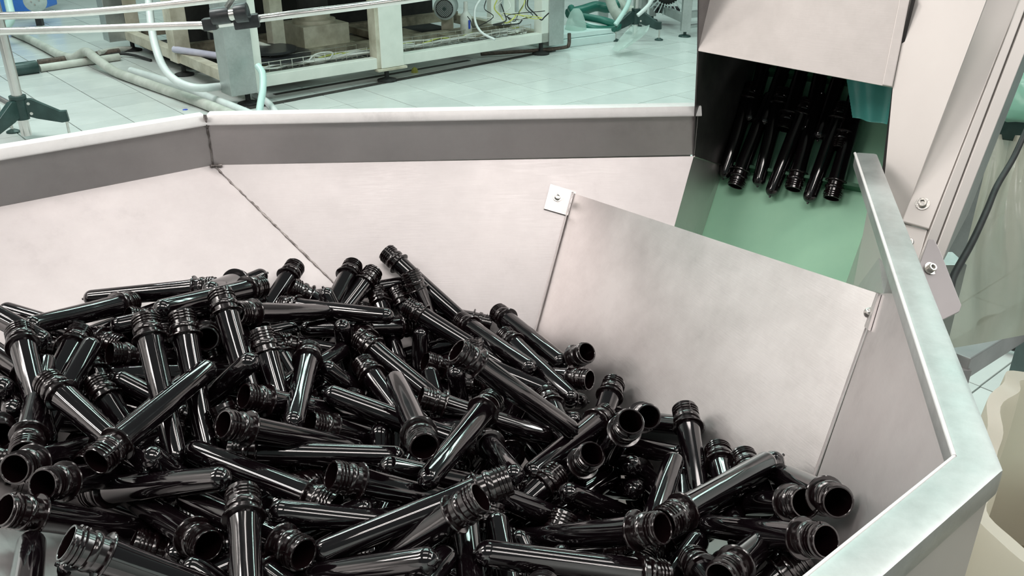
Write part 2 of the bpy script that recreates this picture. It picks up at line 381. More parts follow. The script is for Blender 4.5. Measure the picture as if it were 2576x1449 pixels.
# rim rails: one mitred profile along the inner rim line
def rim_poly(pts, prof, name, mat, bev):
    """prof: (outward, z) cross-section; pts: inner line, mitred at the corners"""
    n = len(pts); ctr = V(-.15, .75, 0); dirs = []
    for i in range(n - 1):
        d = (pts[i + 1] - pts[i]).normalized(); nr_ = V(-d.y, d.x, 0)
        if nr_.dot((pts[i] + pts[i + 1]) / 2 - ctr) < 0: nr_ = -nr_
        dirs.append(nr_)
    vs = []; m = len(prof)
    for i, p in enumerate(pts):
        if i == 0: o = dirs[0]
        elif i == n - 1: o = dirs[-1]
        else:
            o = (dirs[i - 1] + dirs[i]).normalized(); o = o / max(o.dot(dirs[i]), .3)
        for w_, z_ in prof: vs.append(V(p.x, p.y, 0) + o * w_ + UP * z_)
    fs = [(i * m + k, i * m + (k + 1) % m, (i + 1) * m + (k + 1) % m, (i + 1) * m + k) for i in range(n - 1) for k in range(m)]
    fs += [tuple(range(m)), tuple(range(n * m - 1, (n - 1) * m - 1, -1))]
    return MB().add(vs, fs).build(name, mat, hopper, bevel=bev, smooth=32)
lean = [(-.006, ZR - .004), (-.0056, ZR - .002), (.0010, ZR + .009), (.022, ZR + .009), (.022, ZR - .004)]
B2x = BR + (B2 - BR) * 1.9
rim_poly([C2 + ub * .004, C1], lean, 'rim_rail', 'rail_steel', .0012)
rim_poly([C1, L1, L2, L3, L4], lean, 'rim_rail', 'rail_steel', .0012)
flat_p = [(0, ZR - .018), (0, ZR + .002), (.026, ZR + .002), (.026, ZR - .018)]
rim_poly([AR, BR, B2x, L4], flat_p, 'rim_rail', 'worn_rail', .0042)
MB().sweep([V(AR.x, AR.y, ZR + .0005) + (BR - AR) * .004, V(BR.x, BR.y, ZR + .0005)], .0016, 10, 0).build('rim_lip_highlight', 'rail_steel', hopper, smooth=60)  # pale beads added as the highlight along the rim's inner edge
MB().sweep([V(BR.x, BR.y, ZR + .0005), V(B2x.x, B2x.y, ZR + .0005)], .0012, 10, 0).build('rim_lip_highlight', 'rail_steel', hopper, smooth=60)
# weld beads
def weld(a, b, r, n, jit, name='weld_bead'):
    m = MB(); random.seed(n)
    pts = [a + (b - a) * (i / n) + V(random.uniform(-1, 1), random.uniform(-1, 1), random.uniform(-1, 1)) * jit for i in range(n + 1)]
    rr = [r * random.uniform(.55, 1.5) for _ in range(n + 1)]
    m.sweep(pts, lambda t: rr[min(n, int(t * n))], 7, 1)
    return m.build(name, 'weld_metal', hopper, smooth=60)
off = (NB + NL).normalized() * .0008
weld(C1b + off * .5, C1b + (SEAM - C1b) * 1.15 + off * .5, .0013, 60, .0006)
weld(C1b + nin * .001, V(C1.x, C1.y, ZR - .006) + nin * .001, .0011, 16, .0005)
weld(V(C1.x, C1.y, ZR - .006) + nin * .003, V(C1.x, C1.y, ZR + .011) + nin * .005, .0022, 6, .0010)
weld(C1b + ul * .004 + nin * .002, C1b + ub * .012 + nin * .002, .0017, 6, .0012)
# baffle plate
bl = p2 + (p2 - p1) * .45; p4 = onp(2035, 1250, p1, NF); br_ = p4 + (p4 - p3) * .35
baffle = MB().sheet([p1, p3, p4, br_, bl, p2], .002).build('baffle_plate', 'baffle_steel', hopper, label='slanted satin steel baffle plate bolted across the hopper')
for ea, eb, lab in ((p1, bl, 1), (p3, br_, 0)):
    e_in = ((p3 - p1) if lab else (p1 - p3)).normalized() * (.0038 if lab else .0012)
    MB().sheet([ea + NF * .0022, eb + NF * .0022, eb + e_in + NF * .0034, ea + e_in + NF * .0034], .0015).build('folded_edge', 'baffle_steel', baffle)
def tab(pxs, P, n, bolt, r, dome=False):
    pts = [onp(x, y, P, n) + n * .003 for x, y in pxs]
    t = MB().sheet(pts, .0025).build('bolt_tab', 'baffle_steel', baffle)
    cap_screw(onp(bolt[0], bolt[1], P, n) + n * .003, n, r, baffle, dome)
tab([(1384, 464), (1449, 484), (1436, 546), (1368, 526)], P0, NB, (1402, 497), .0046)
tab([(2199, 733), (2218, 742), (2191, 833), (2170, 812)], PR, NR, (2193, 789), .0042, True)
weld(p1 + NB * .003, p1 + (p2 - p1) * .17 + NB * .003, .0011, 14, .0004)

# ================================================================== elevator conveyor
HD = math.radians(33); hh = V(math.sin(HD), math.cos(HD), 0); nn = V(hh.y, -hh.x, 0)
G1 = onp(1822, 418, E1, nn); G2 = onp(1770, 580, E1, nn); uc = (G1 - G2).normalized(); wv = V(hh.y, -hh.x, 0)
NBELT = uc.cross(wv).normalized(); NBELT = NBELT if NBELT.z > 0 else -NBELT
conv = thing('elevator_conveyor', (.55, 1.45, 0), 'inclined green belt elevator with stainless steel casing beside the hopper', 'conveyor')
bw = .236
Gd = G1 - uc * .42; Gu = G1 + uc * .55
belt = MB().sheet([Gd, Gd + wv * bw, Gu + wv * bw, Gu], .004, CC).build('belt', 'belt_green', conv, label='smooth green conveyor belt')
for k in (-.02, .14, .30, .46):
    c = G1 + uc * (k + .02) + wv * bw / 2 + NBELT * .011
    MB().box(c, wv * (bw / 2 - .012), uc * .0025, NBELT * .011).build('cleat', 'belt_dark', belt)
# channel side panels
E_dn = E1 + (E2 - E1) * 2.6; G_dn = G1 + (G2 - G1) * 2.6
MB().sheet([E1, G1, G_dn, E_dn], .002).build('lower_side_panel', 'sheet_steel', conv)
Tl = onp(1757, 128, E1, nn); Tup = onp(1760, -120, E1, nn)
MB().sheet([E1, Tl, Tup, Tup + hh * .30 + UP * .1, G1 + uc * .40, G1], .002).build('upper_side_panel', 'shaded_steel', conv)  # dark colour stands for the shade inside the chute
weld_pts = (E1, G1)
MB().sweep([E1 + nn * .001, (E1 + G1) / 2 + nn * .001, G1 + nn * .001], .0012, 6, 4).build('weld_bead', 'screw_steel', conv, smooth=60)
cl = at(1757, 128, 1.212); cr = at(2245, 220, 1.10)
cru = at(2322, -160, 1.085); cpn = (cr - cl).cross(cru - cl).normalized(); clu = onp(1757, -160, cl, cpn)
cover = MB().sheet([cl, cr, cru, clu], .003).build('cover_plate', 'cover_steel', conv, label='brushed steel cover plate over the belt mouth')
ce = (cl - cr).normalized()
cn = ((cl - cr).cross(cru - cr)).normalized(); cn = cn if cn.dot(CC - cr) > 0 else -cn
MB().sheet([cr + ce * .012 + cn * .0035, cr + cn * .0035, cru + cn * .0035, cru + ce * .012 + cn * .0035], .0035).build('edge_fold', 'cover_steel', cover, bevel=.001)
# interior back and top of the casing, near-black colour standing for shade
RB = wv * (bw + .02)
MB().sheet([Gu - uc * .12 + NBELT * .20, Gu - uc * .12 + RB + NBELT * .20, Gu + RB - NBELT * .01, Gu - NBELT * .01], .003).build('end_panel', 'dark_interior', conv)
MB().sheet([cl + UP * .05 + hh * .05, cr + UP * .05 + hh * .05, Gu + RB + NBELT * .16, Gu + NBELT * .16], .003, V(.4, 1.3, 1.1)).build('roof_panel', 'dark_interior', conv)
# right casing panel, retaining strip, slotted profile
a0 = at(2318, -160, 1.105); b0 = at(2213, 575, 1.13); c0 = at(2268, 560, 1.085); d0 = at(2542, -160, 1.13)
rp0 = at(2246, 215, 1.112)
rp0 = cr - ce * .0005; a0 = cru - ce * .0005; rpn = (a0 - rp0).cross(c0 - rp0).normalized(); d0 = onp(*proj(d0)[:2], c0, rpn); b0 = onp(*proj(b0)[:2], c0, rpn)
MB().sheet([rp0, a0, d0, c0, b0], .003).build('side_panel', 'satin_panel', conv, label='pale satin steel casing side')
MB().sheet([b0, c0, onp(2300, 705, c0, rpn), onp(2225, 690, c0, rpn)], .003).build('side_panel', 'satin_panel', conv)
inner = MB().sheet([b0 + hh * .012 - UP * .08, rp0 + hh * .012, rp0 + hh * .03 + UP * .10, rp0 + UP * .42 + hh * .7, b0 - UP * .1 + hh * .7], .003).build('inner_side_panel', 'dark_interior', conv)  # near-black colour stands for the shade in the mouth
s0, s1, s3 = at(2268, 557, 1.078), at(2336, 576, 1.062), at(2542, -160, 1.117); s2 = onp(2627, -160, s0, (s1 - s0).cross(s3 - s0).normalized())
MB().sheet([s0, s1, s2, s3], .006).build('retaining_strip', 'satin_panel', conv, bevel=.0012, label='flat steel strip held by socket screws')
sn = (s1 - s0).cross(s3 - s0).normalized(); sn = sn if sn.dot(CC - s0) > 0 else -sn
cap_screw(onp(2321, 513, s0, sn), sn, .0055, conv); cap_screw(onp(2288, 612, s0 - sn * .004, sn), sn, .0055, conv)
t0, t1 = at(2270, 561, 1.082), at(2333, 578, 1.066)
MB().sheet([t0, t1, at(2300, 690, 1.05), at(2245, 665, 1.066)], .004).build('strip_stub', 'satin_panel', conv, bevel=.001)
# slotted profile: two side bands with a dark slot between
pu = (s2 - s1).normalized()
def band(xa, xb, dep, name, mat, dz=0.0):
    q = [at(xa[0], xa[1], dep + dz), at(xb[0], xb[1], dep + dz), at(xb[2], xb[3], dep + .036 + dz), at(xa[2], xa[3], dep + .036 + dz)]
    return MB().sheet(q, .012).build(name, mat, conv, bevel=.001)
band((2300, 680, 2629, -160), (2330, 680, 2648, -160), 1.058, 'profile_band', 'satin_panel')
band((2326, 680, 2644, -160), (2334, 680, 2653, -160), 1.058, 'profile_slot', 'groove_and_shadow', .006)
band((2334, 680, 2653, -160), (2362, 680, 2694, -160), 1.058, 'profile_band', 'satin_panel', -.001)
po0, po1 = at(2361, 680, 1.066), at(2692, -160, 1.102)  # outer panel: its shadow is put into the dark colour
MB().sheet([po0, po1, po1 + hh * .22, po0 + hh * .22], .003, V(3, 0, 1)).build('outer_side_panel', 'shaded_steel', conv, label='outer casing panel coloured dark for shade')
# bent bracket
bkp = [at(2336, 602, 1.035), at(2350, 602, 1.035), at(2364, 628, 1.03), at(2419, 768, 1.0), at(2413, 784, 1.0), at(2368, 806, 1.0), at(2312, 668, 1.025)]
bpl = bkp[0]; bpn = (bkp[3] - bkp[0]).cross(bkp[6] - bkp[0]).normalized(); bpn = bpn if bpn.dot(CC - bpl) > 0 else -bpn
bkp = [onp(*proj(p)[:2], bpl, bpn) for p in bkp]
MB().sheet(bkp, .003).build('bracket', 'bracket_grey', conv, bevel=.0006, label='dull grey corner bracket with one screw')
cap_screw(onp(2340, 676, bpl, bpn), (bpn + V(.35, 0, 0)).normalized(), .0052, conv)
# right channel panel between belt and hopper
rb = lambda k: G1 + uc * k + wv * (bw - .002)
e_a = onp(2196, 520, G1, NBELT); e_b = onp(2128, 712, G1, NBELT)
ch1 = at(2222, 740, .832); ch2 = at(2262, 752, .815); ch3 = at(2250, 640, .98)
MB().add([e_a, e_b, ch1, ch2, ch3], [(0, 1, 2), (0, 2, 4), (2, 3, 4)]).add([e_a + hh * .003, e_b + hh * .003, ch1 + hh * .003, ch2 + hh * .003, ch3 + hh * .003], [(2, 1, 0), (4, 2, 0), (4, 3, 2)]).build('lower_side_panel', 'sheet_steel', conv)
# teal ribbed sheet added to give the mouth its teal patch
f0, f1, f2, f3 = at(2128, 190, 1.19), at(2250, 205, 1.15), at(2230, 314, 1.16), at(2144, 296, 1.20)
m = MB(); nu, nv = 14, 26; vs = []; fs = []
fn = (f1 - f0).cross(f3 - f0).normalized()
for j in range(nv + 1):
    for i in range(nu + 1):
        u_, v_ = i / nu, j / nv
        p = (f0 * (1 - u_) + f1 * u_) * (1 - v_) + (f3 * (1 - u_) + f2 * u_) * v_
        vs.append(p + fn * (.004 * math.sin(u_ * 9) + .0008 * (j % 2)))
for j in range(nv):
    for i in range(nu): a_ = j * (nu + 1) + i; fs.append((a_, a_ + 1, a_ + nu + 2, a_ + nu + 1))
m.add(vs, fs).build('teal_patch', 'teal_patch_film', conv, smooth=60, label='teal ribbed patch inside the mouth')
# supports down to the floor
for q in (at(2400, 760, 1.25), at(2500, 300, 1.6)):
    MB().bar(V(q.x + .05, q.y + .15, 0), V(q.x + .05, q.y + .15, q.z), .05, .05, V(0, 1, 0)).build('support_leg', 'frame_steel', conv)

# ================================================================== preforms
def preform_meshes():
    Lp = .160; R0 = .0102
    body = [(.0016, 0)] + [(R0 * math.sin(t), R0 - R0 * math.cos(t)) for t in (math.pi / 2 * k / 7 for k in range(1, 8))] + [(.0108, .05), (.0113, .09), (.0118, .120), (.0124, .130), (.0126, .1335)]
    mb = MB().lathe(body, 28).mesh('body', smooth=50)
    nub = MB().lathe([(0, -.0022), (.0013, -.0022), (.0016, -.0012), (.0017, .0004), (0, .0004)], 12).mesh('gate_nub', smooth=50)
    ring = MB().lathe([(.0120, .1325), (.0158, .1329), (.0164, .1335), (.0164, .1345), (.0158, .1351), (.0122, .1356)], 32).mesh('support_ring', smooth=35)
    nk = [(.0122, .1345), (.0122, .1405), (.0136, .1412), (.0140, .1424), (.0140, .1444), (.0134, .1458), (.0123, .1464), (.0123, .1596), (.0120, .1600), (.0110, .1600), (.0107, .1596), (.0106, .150), (.0104, .130), (.0096, .100), (.0090, .085), (0, .080)]
    m = MB().lathe(nk, 30)
    n = 44; turns = 2.9; vs = []; seg = int(n * turns)
    prof = [(.0121, -.00105), (.0136, -.00045), (.0137, .00040), (.0121, .00085)]
    rows = []
    for k in range(seg + 1):
        t = 2 * math.pi * k / n; z = .1488 + .0031 * k / n
        fade = min(1, k / 3, (seg - k) / 3)
        rows.append([((.0121 + (r - .0121) * fade) * math.cos(t), (.0121 + (r - .0121) * fade) * math.sin(t), z + dz) for r, dz in prof])
    for k in range(seg):
        ph = k % (n // 2)
        if ph < 1: continue                      # vent slots
        o = rows[k] + rows[k + 1]
        m.add(o, [(i, i + 1, i + 5, i + 4) for i in range(3)] + [(0, 1, 2, 3), (4, 5, 6, 7)])
    neck = m.mesh('threaded_neck', smooth=32)
    mb.materials.append(MATS['preform_plastic']); nub.materials.append(MATS['preform_plastic']); ring.materials.append(MATS['preform_neck_plastic']); neck.materials.append(MATS['preform_neck_plastic'])
    return [('body', mb), ('support_ring', ring), ('threaded_neck', neck), ('gate_nub', nub)]
PM = preform_meshes()
def preform(neck, tail, spin, label, group):
    d = (neck - tail).normalized()
    M = frame_M(tail, d) @ Matrix.Rotation(spin, 4, 'Z')
    root = bpy.data.objects.new('bottle_preform', None); COL.objects.link(root); root.empty_display_size = .02
    root.matrix_world = M; tag(root, label, 'preform', group)
    for nm, me in PM:
        c = bpy.data.objects.new(nm, me); COL.objects.link(c); c.parent = root
    return root
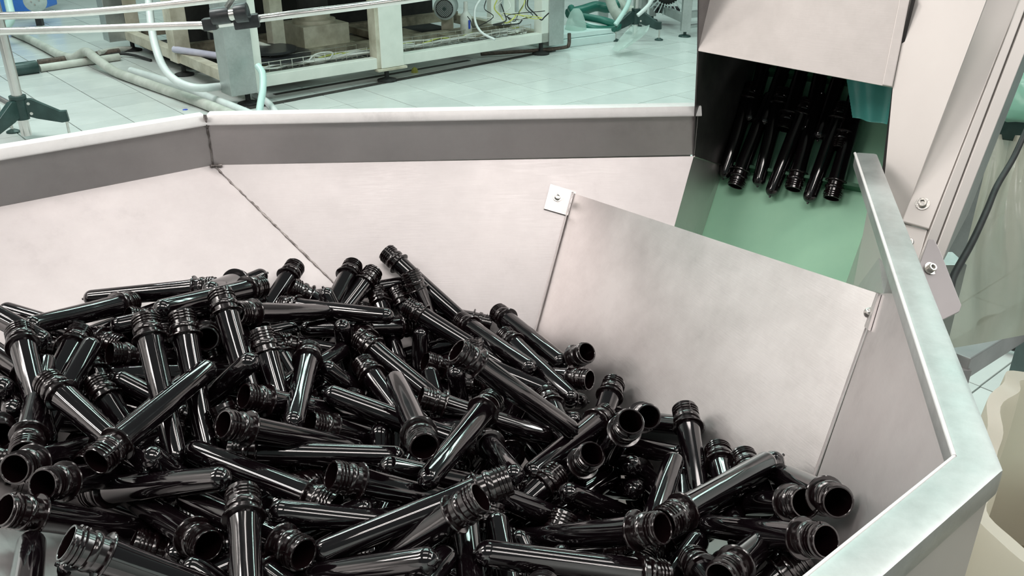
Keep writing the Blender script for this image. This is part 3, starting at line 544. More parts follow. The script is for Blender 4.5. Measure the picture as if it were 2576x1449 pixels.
# neck xyz, tail xyz in millimetres; the first NVIS lie in plain sight
PRE = [(-426.3,849.5,1085.4,-577.3,897.5,1108.2),(-605.4,850.3,1161.6,-464.7,781.5,1128.8),(-449.8,948.3,1091.4,-495.7,801.7,1136.0),(-490.1,781.8,1145.2,-410.8,650.4,1099.8),(-465.4,848.9,1106.7,-457.7,691.5,1078.8),(-433.7,651.4,1080.8,-431.5,806.9,1118.6),(-385.1,865.2,988.7,-489.5,805.9,1094.4),(-468.8,878.2,1082.6,-356.5,968.5,1013.1),(-357.1,770.5,1165.0,-298.8,649.6,1078.0),(-438.1,900.7,1096.2,-327.9,986.1,1017.6),(-362.6,868.3,957.1,-374.8,900.9,1113.3),(-327.8,786.3,1160.0,-279.7,672.1,1058.8),(-300.3,825.5,1165.4,-242.1,716.9,1063.2),(-315.7,808.4,1119.2,-368.6,948.8,1063.6),(-422.5,814.1,1098.0,-312.8,908.0,1029.2),(-428.1,700.5,1136.3,-302.3,612.2,1091.7),(-416.4,763.2,1097.1,-314.3,666.6,1020.6),(-337.9,591.8,1125.6,-289.5,744.3,1126.5),(-373.6,633.4,1088.3,-334.0,788.3,1083.0),(-365.1,742.2,1024.5,-247.9,748.4,1133.2),(-566.8,812.7,1070.5,-467.2,700.7,1126.5),(-536.1,807.5,1053.2,-453.9,684.3,1113.7),(-449.9,649.3,1110.8,-539.8,773.8,1065.9),(-411.6,619.5,1113.6,-464.0,770.6,1117.6),(-397.0,578.8,1128.5,-390.9,721.0,1055.4),(-360.9,552.0,1133.9,-334.0,685.4,1049.7),(-375.8,523.6,1133.7,-295.8,613.1,1027.9),(-291.4,453.3,1165.0,-177.0,492.7,1060.4),(-195.4,518.3,1031.2,-312.6,471.0,1129.3),(-232.5,530.5,1092.2,-345.8,638.1,1057.7),(-369.1,621.9,1071.0,-225.4,574.3,1122.9),(-212.9,681.5,1025.8,-349.1,764.7,1036.8),(-252.6,667.1,984.8,-303.9,607.3,1124.1),(-341.1,781.0,971.0,-320.4,671.9,1086.2),(-291.3,938.0,1116.7,-357.8,798.2,1157.2),(-435.9,962.1,1054.7,-325.8,1077.3,1068.7),(-291.0,1098.2,1070.8,-328.0,947.8,1030.8),(-444.9,931.1,1039.0,-311.4,1015.5,1064.9),(-283.9,1035.2,1069.2,-158.5,1058.8,972.7),(-291.5,1002.7,1058.0,-141.9,947.6,1071.2),(-170.6,961.7,942.5,-236.5,1008.4,1080.6),(-213.5,1101.3,1071.0,-246.6,950.0,1030.6),(-185.1,1093.7,1064.7,-253.7,960.2,1009.4),(-181.8,1077.4,1043.1,-130.6,940.9,977.0),(-156.7,1083.8,1041.8,-82.1,976.1,949.9),(-136.2,1077.5,1071.4,-75.3,1035.8,929.4),(-293.0,1048.8,1039.2,-144.4,1108.0,1039.2),(-196.5,1047.4,1032.6,-157.9,902.7,976.5),(-293.4,843.1,1130.7,-224.8,971.9,1065.0),(-407.7,899.7,1042.6,-255.0,945.1,1057.8),(-122.9,1025.2,1016.5,-254.3,943.1,1056.6),(-278.8,911.2,1057.1,-136.1,958.1,1002.0),(-197.8,948.7,936.2,-195.1,902.3,1089.3),(-257.6,803.2,1131.5,-202.1,699.9,1022.6),(-184.0,969.8,1044.3,-132.2,819.7,1025.1),(-178.4,909.1,1065.0,-58.7,813.0,1019.5),(-219.7,845.6,1084.6,-202.5,686.8,1094.2),(-105.1,859.9,950.9,-207.0,836.9,1072.1),(-38.6,736.2,1034.9,-188.6,760.5,1085.1),(-168.6,866.0,1056.3,-80.9,735.7,1025.7),(-71.9,602.7,1132.3,-115.8,754.4,1105.9),(-126.0,937.4,884.1,-114.2,992.9,1033.7),(-252.6,711.7,1111.3,-144.0,794.3,1027.6),(-247.4,637.5,1131.0,-148.1,724.3,1040.5),(-195.7,720.4,1074.5,-78.5,787.3,988.5),(-258.2,666.3,1080.0,-99.9,682.5,1063.5),(-148.0,589.6,1113.8,-21.0,643.1,1032.5),(-147.2,593.2,1078.3,-291.9,660.3,1090.1),(-206.4,548.4,1131.0,-164.7,398.4,1094.4),(-49.1,593.7,1051.7,-187.6,544.3,1114.8),(-2.2,568.7,1125.7,-151.0,521.2,1091.0),(-23.1,535.4,1135.3,-148.4,532.6,1035.8),(-194.8,522.2,1059.6,-52.4,484.3,1122.0),(-173.8,1127.3,1078.0,-55.5,1051.3,1001.6),(-28.3,1076.7,991.5,-184.3,1093.4,1022.8),(-68.8,1041.0,1017.2,26.0,912.1,1018.6),(-20.1,1078.3,1010.4,64.1,942.3,1009.0),(-11.1,1004.3,1016.1,73.4,869.1,1002.7),(90.2,932.0,1032.0,11.8,1025.5,928.5),(92.1,906.5,1008.6,-37.4,993.2,972.7),(-69.7,922.0,1035.7,79.1,890.5,985.9),(-37.4,894.1,1023.4,83.8,804.5,969.8),(-64.4,906.3,1004.8,91.7,916.1,971.1),(-135.6,1015.7,1051.6,-0.6,951.5,994.4),(-11.8,1030.5,985.2,-168.6,1023.0,954.5),(-206.9,999.5,964.9,-54.1,1000.7,1012.4),(-48.3,954.3,1037.6,-24.8,887.8,893.9),(-50.5,894.3,884.4,-65.9,879.0,1042.9),(-51.3,862.5,899.4,21.4,836.2,1039.4),(38.4,872.6,1011.9,77.5,718.0,998.1),(-105.9,934.8,1017.3,25.6,978.6,937.5),(-97.2,798.6,1053.6,47.5,816.9,987.8),(-19.4,757.1,1078.3,-74.5,607.4,1090.5),(-23.0,938.0,933.2,74.6,832.0,1002.7),(-52.8,736.9,1146.5,65.0,754.4,1039.6),(104.1,823.4,1016.4,14.8,691.8,1033.8),(75.8,691.1,1060.7,31.1,771.6,929.9),(107.8,676.8,1107.2,87.1,767.4,976.9),(55.7,894.5,910.2,116.4,780.4,1004.5),(-28.1,795.5,1002.2,3.5,651.2,1063.8),(45.5,699.6,1032.6,-65.0,586.9,1006.2),(151.7,714.6,946.7,45.9,651.4,1048.8),(83.4,661.9,986.2,-42.2,626.5,1078.8),(115.8,537.4,1103.9,6.3,618.2,1019.8),(108.3,593.0,1032.4,-31.3,640.3,970.3),(122.4,538.3,1053.6,-27.2,511.6,1103.8),(120.7,898.8,1011.1,70.9,750.1,979.5),(135.2,740.3,1069.0,116.6,868.4,975.0),(181.4,790.4,1046.7,179.2,636.7,1002.2),(101.9,883.2,973.2,198.0,770.8,1034.4),(206.2,737.4,1032.7,195.9,577.7,1032.6),(224.1,712.2,1042.4,235.0,552.6,1045.5),(119.6,555.7,1093.3,235.9,663.9,1074.1),(115.3,606.1,1014.7,248.9,673.6,1071.3),(103.3,555.4,1049.2,157.6,705.8,1046.4),(232.1,561.8,1108.4,208.8,682.8,1006.3),(250.2,545.0,1122.9,244.3,685.5,1046.6),(229.0,505.4,1119.6,171.4,625.5,1030.9),(153.6,499.7,1089.1,254.1,619.5,1055.1),(107.3,830.3,945.1,117.9,701.0,1038.7),(104.3,808.9,926.2,119.1,683.4,1024.4),(160.6,757.7,977.6,257.9,648.6,1042.6),(134.6,796.7,962.7,142.4,656.4,1039.3),(132.7,770.5,943.5,203.4,647.7,1017.7),(96.5,866.6,953.7,175.1,743.3,1018.6),(-355.8,970.3,1100.1,-515.2,962.9,1087.9),(-348.0,1031.0,1080.6,-332.5,882.5,1138.0),(-153.4,507.4,1105.0,-278.9,604.1,1082.6),(-180.5,671.9,1047.0,-274.8,543.9,1064.9),(-256.5,519.5,1060.1,-115.2,590.5,1084.2),(12.4,692.8,1007.9,-115.5,638.4,1087.2),(-43.5,619.5,1070.2,-25.5,462.1,1092.7),(-333.8,724.5,1083.5,-180.5,694.5,1048.7),(-240.1,555.0,1068.7,-86.9,600.5,1062.5),(-274.7,710.3,1102.2,-212.6,633.7,976.2),(-294.7,386.9,1145.3,-363.0,525.5,1103.8),(-118.1,581.6,1042.1,-83.9,737.5,1052.6),(-424.5,621.2,1091.5,-287.6,638.6,1010.5),(-109.7,559.2,1056.8,-269.1,550.1,1045.5),(-11.6,629.4,1001.3,107.5,736.3,1003.3),(-304.8,950.1,1095.2,-446.0,874.8,1096.9),(-254.3,756.3,1073.2,-192.9,902.8,1054.2),(-186.1,588.2,1060.7,-145.3,734.8,1011.3),(9.1,444.4,1035.8,-13.8,600.1,1064.6),(-265.0,815.8,1072.2,-424.0,799.9,1080.1),(70.0,488.9,1002.7,167.6,612.4,1031.5),(174.9,739.7,1011.7,149.0,581.9,1005.4),(-266.3,755.0,1018.1,-406.1,780.1,1091.6),(-310.4,566.0,1063.4,-177.8,595.0,978.8),(-457.5,632.2,1102.1,-320.1,648.0,1021.6),(-444.4,808.5,1100.2,-356.4,695.7,1028.6),(-124.8,646.7,931.7,-132.1,744.5,1058.1),(-259.2,775.1,1052.1,-380.3,671.6,1067.3),(-172.2,828.6,1036.4,-192.3,671.6,1013.3),(-176.2,827.7,1006.2,-30.0,767.9,1031.8),(-105.1,379.1,1108.4,-47.9,527.4,1090.3),(-58.6,763.2,970.2,-98.4,908.8,1023.3),(-262.7,773.2,1089.6,-324.8,919.1,1111.4),(150.0,574.3,1039.9,178.4,423.3,1084.4),(-275.7,891.2,1071.6,-185.0,781.8,998.2),(-161.8,584.5,1046.7,-96.4,726.4,1012.3),(-198.9,791.6,1033.8,-323.6,872.9,1092.5),(-49.2,456.4,1003.5,47.1,575.1,1050.8),(234.1,545.3,1067.0,99.6,497.4,994.8),(63.2,470.8,973.8,1.9,598.2,1048.6),(3.2,838.2,959.5,-24.8,691.6,1017.3),(-347.4,816.1,997.7,-445.6,719.2,1078.8),(-480.5,775.4,1085.6,-610.8,865.9,1106.7),(-203.6,512.6,1095.5,-70.0,426.5,1077.4),(-18.3,617.1,1061.8,-45.9,492.7,965.1),(-354.3,681.4,1027.2,-497.3,668.5,1097.8),(-81.5,712.4,1010.2,-149.6,570.3,1037.7),(48.2,635.6,1035.5,-13.1,519.0,944.7),(-264.6,836.3,1016.2,-404.8,784.6,1073.6),(-290.3,603.8,1059.0,-162.9,650.7,974.2),(-112.2,602.9,1012.4,-7.4,499.3,1074.7),(-176.5,541.3,1060.3,-34.4,470.5,1080.3),(-542.3,864.2,1061.5,-418.1,964.0,1076.4),(-113.9,480.3,1010.4,-247.8,514.8,1090.9),(-122.0,534.9,1015.5,-235.5,645.4,1038.1),(-86.1,573.3,994.0,-57.5,730.0,1009.3),(-528.2,855.9,1086.9,-380.2,879.4,1030.8),(-441.8,808.7,1036.1,-290.7,834.5,1081.8),(-57.0,812.5,960.8,4.5,960.0,969.4),(-192.9,653.6,974.9,-325.5,739.9,998.7),(-367.3,869.4,1105.5,-311.4,799.4,972.9),(-453.9,778.0,1070.8,-300.6,779.1,1025.1),(196.6,542.5,967.4,113.2,674.9,1000.9),(-154.1,672.7,980.3,-48.5,568.0,1039.2),(85.3,781.5,897.0,-8.4,889.6,968.7),(-441.4,736.5,1042.0,-296.7,701.3,983.6),(-313.9,782.4,1060.4,-182.0,768.3,970.9),(191.6,486.9,969.9,247.7,623.7,1031.0),(-280.5,777.3,993.9,-178.3,654.2,997.2),(-17.7,451.9,1033.9,-107.9,582.6,1053.3),(-397.9,899.6,1086.0,-384.7,772.0,990.3),(-51.4,640.6,1023.9,-26.7,789.9,971.9),(123.2,510.4,934.4,208.9,575.8,1052.6),(-467.6,775.3,1047.8,-327.7,732.6,983.0),(65.6,495.8,966.9,-11.3,616.6,1038.2),(109.9,682.3,933.7,67.3,836.5,935.2),(-57.5,624.4,1000.0,55.5,729.6,957.9),(-254.8,837.1,1033.5,-159.3,715.8,991.4),(-116.9,663.3,919.8,-115.7,757.8,1048.9),(-318.0,978.3,1006.7,-164.3,949.7,972.2),(91.3,508.0,934.6,188.1,598.7,1024.1),(-77.5,755.9,924.4,71.4,792.1,970.4),(-326.4,903.5,1090.7,-240.0,788.8,1020.0),(-481.0,792.8,1067.6,-326.1,795.7,1027.6),(-337.3,876.0,1073.9,-281.2,790.8,950.7),(101.6,534.1,888.2,69.8,631.3,1011.2),(-47.0,716.4,974.5,-183.3,648.4,1023.5),(-482.6,842.8,1077.9,-342.0,862.3,1004.1),(-82.4,887.4,947.3,-226.3,880.3,1017.1),(-266.4,791.3,999.6,-112.6,828.5,976.2),(102.6,599.3,900.5,160.1,710.6,1000.0),(-55.6,848.2,947.6,-172.1,928.9,1021.7),(-422.0,790.4,1005.7,-568.5,839.9,1046.9),(197.8,590.6,936.7,140.0,732.6,982.5),(-324.4,751.4,977.6,-194.8,660.6,954.2),(-6.5,700.9,988.4,-143.7,619.9,974.0),(159.4,470.9,987.9,98.9,618.0,1005.0),(-181.0,676.9,944.8,-306.4,763.7,993.2),(-281.9,878.1,1095.8,-353.2,1008.4,1036.2),(75.2,748.4,956.3,-13.5,868.6,899.0),(208.1,624.9,959.8,125.4,753.5,912.4),(-59.2,673.9,906.9,76.0,684.8,991.8),(-233.0,777.6,952.5,-323.6,883.1,1031.6),(-21.6,627.5,908.7,91.7,718.4,975.9),(-221.4,664.6,1039.2,-112.7,582.8,954.9),(-342.7,869.8,954.4,-211.3,861.3,1045.3),(-103.9,564.1,963.6,-240.4,588.6,1043.3),(-90.7,524.6,986.7,-196.8,634.5,1034.1),(-182.0,844.8,947.6,-91.1,723.1,998.0),(91.4,638.7,981.8,-42.2,570.8,926.0),(-497.2,788.3,1043.4,-352.4,753.2,984.8),(-79.9,766.6,1016.5,-75.4,662.8,894.8),(-107.6,958.9,984.2,4.0,855.4,934.9),(43.6,906.0,918.2,-105.9,853.1,938.9),(-395.0,876.5,1018.5,-540.3,844.3,1077.2),(-69.7,529.5,973.3,-173.6,638.4,1027.7),(-207.0,1077.2,1015.6,-344.6,996.1,1025.5),(144.1,634.3,868.9,108.8,785.2,908.7),(-136.1,508.5,1007.8,12.6,557.1,1041.4),(-68.4,618.4,968.2,32.8,741.7,956.2),(-53.4,552.5,944.7,-161.4,646.8,1015.6),(24.1,504.5,1078.1,-6.5,359.1,1137.3),(218.7,609.8,1018.2,161.5,471.3,962.1),(109.2,570.1,1026.6,-10.6,536.6,926.0),(117.0,658.9,979.2,161.4,539.1,882.9),(40.8,455.3,999.6,-19.2,602.4,1019.0),(-95.0,616.7,948.6,-7.6,748.7,971.8),(-387.0,826.5,975.6,-261.4,918.3,1012.6),(-304.5,795.2,945.9,-452.8,818.4,1001.2),(-200.1,743.7,978.5,-42.8,744.9,949.4),(-381.1,920.7,1000.8,-529.2,907.8,1060.0),(-212.0,847.2,1016.7,-348.8,850.5,933.8),(-30.0,857.3,990.2,-168.1,800.2,933.0),(-75.9,675.3,968.3,-169.5,794.9,917.9),(77.9,668.5,924.1,-71.2,725.6,934.6),(-295.7,890.4,976.8,-138.8,863.3,961.3),(-473.1,811.1,1045.6,-619.1,853.7,1094.9),(0.7,965.1,924.9,72.2,830.1,972.4),(-186.2,744.2,917.0,-324.1,781.1,989.3),(-177.1,424.9,1069.0,-324.6,467.9,1113.9),(-102.1,644.6,922.4,51.1,664.4,964.2),(134.3,460.8,981.4,93.7,615.5,986.6),(-240.0,874.7,927.3,-139.3,754.2,957.8),(104.9,672.6,879.9,192.8,599.0,991.5),(13.9,649.6,982.5,90.7,580.4,860.3),(-187.5,704.0,938.1,-194.4,858.8,978.2),(7.8,756.0,907.8,-121.9,842.8,942.8),(-536.8,848.4,1051.3,-400.5,831.7,969.0),(-609.9,874.9,1084.5,-477.8,849.8,997.6),(75.1,545.9,1043.9,40.9,395.3,1002.3),(-174.2,713.4,923.3,-15.1,705.6,908.6),(-106.2,939.8,945.8,18.8,1039.5,951.8),(-464.1,823.5,1024.3,-308.8,838.9,989.0),(-486.0,864.4,1029.2,-355.5,850.4,937.7),(-107.6,602.8,946.1,-212.8,717.8,982.1),(-15.3,610.8,989.0,95.7,522.7,914.7),(79.2,642.2,948.5,185.5,522.7,943.4),(-59.3,476.7,1027.1,-204.8,541.5,1041.8),(75.4,462.4,1036.1,225.1,518.7,1042.0),(-41.6,561.0,962.4,105.2,584.7,903.2)]
NVIS = 258
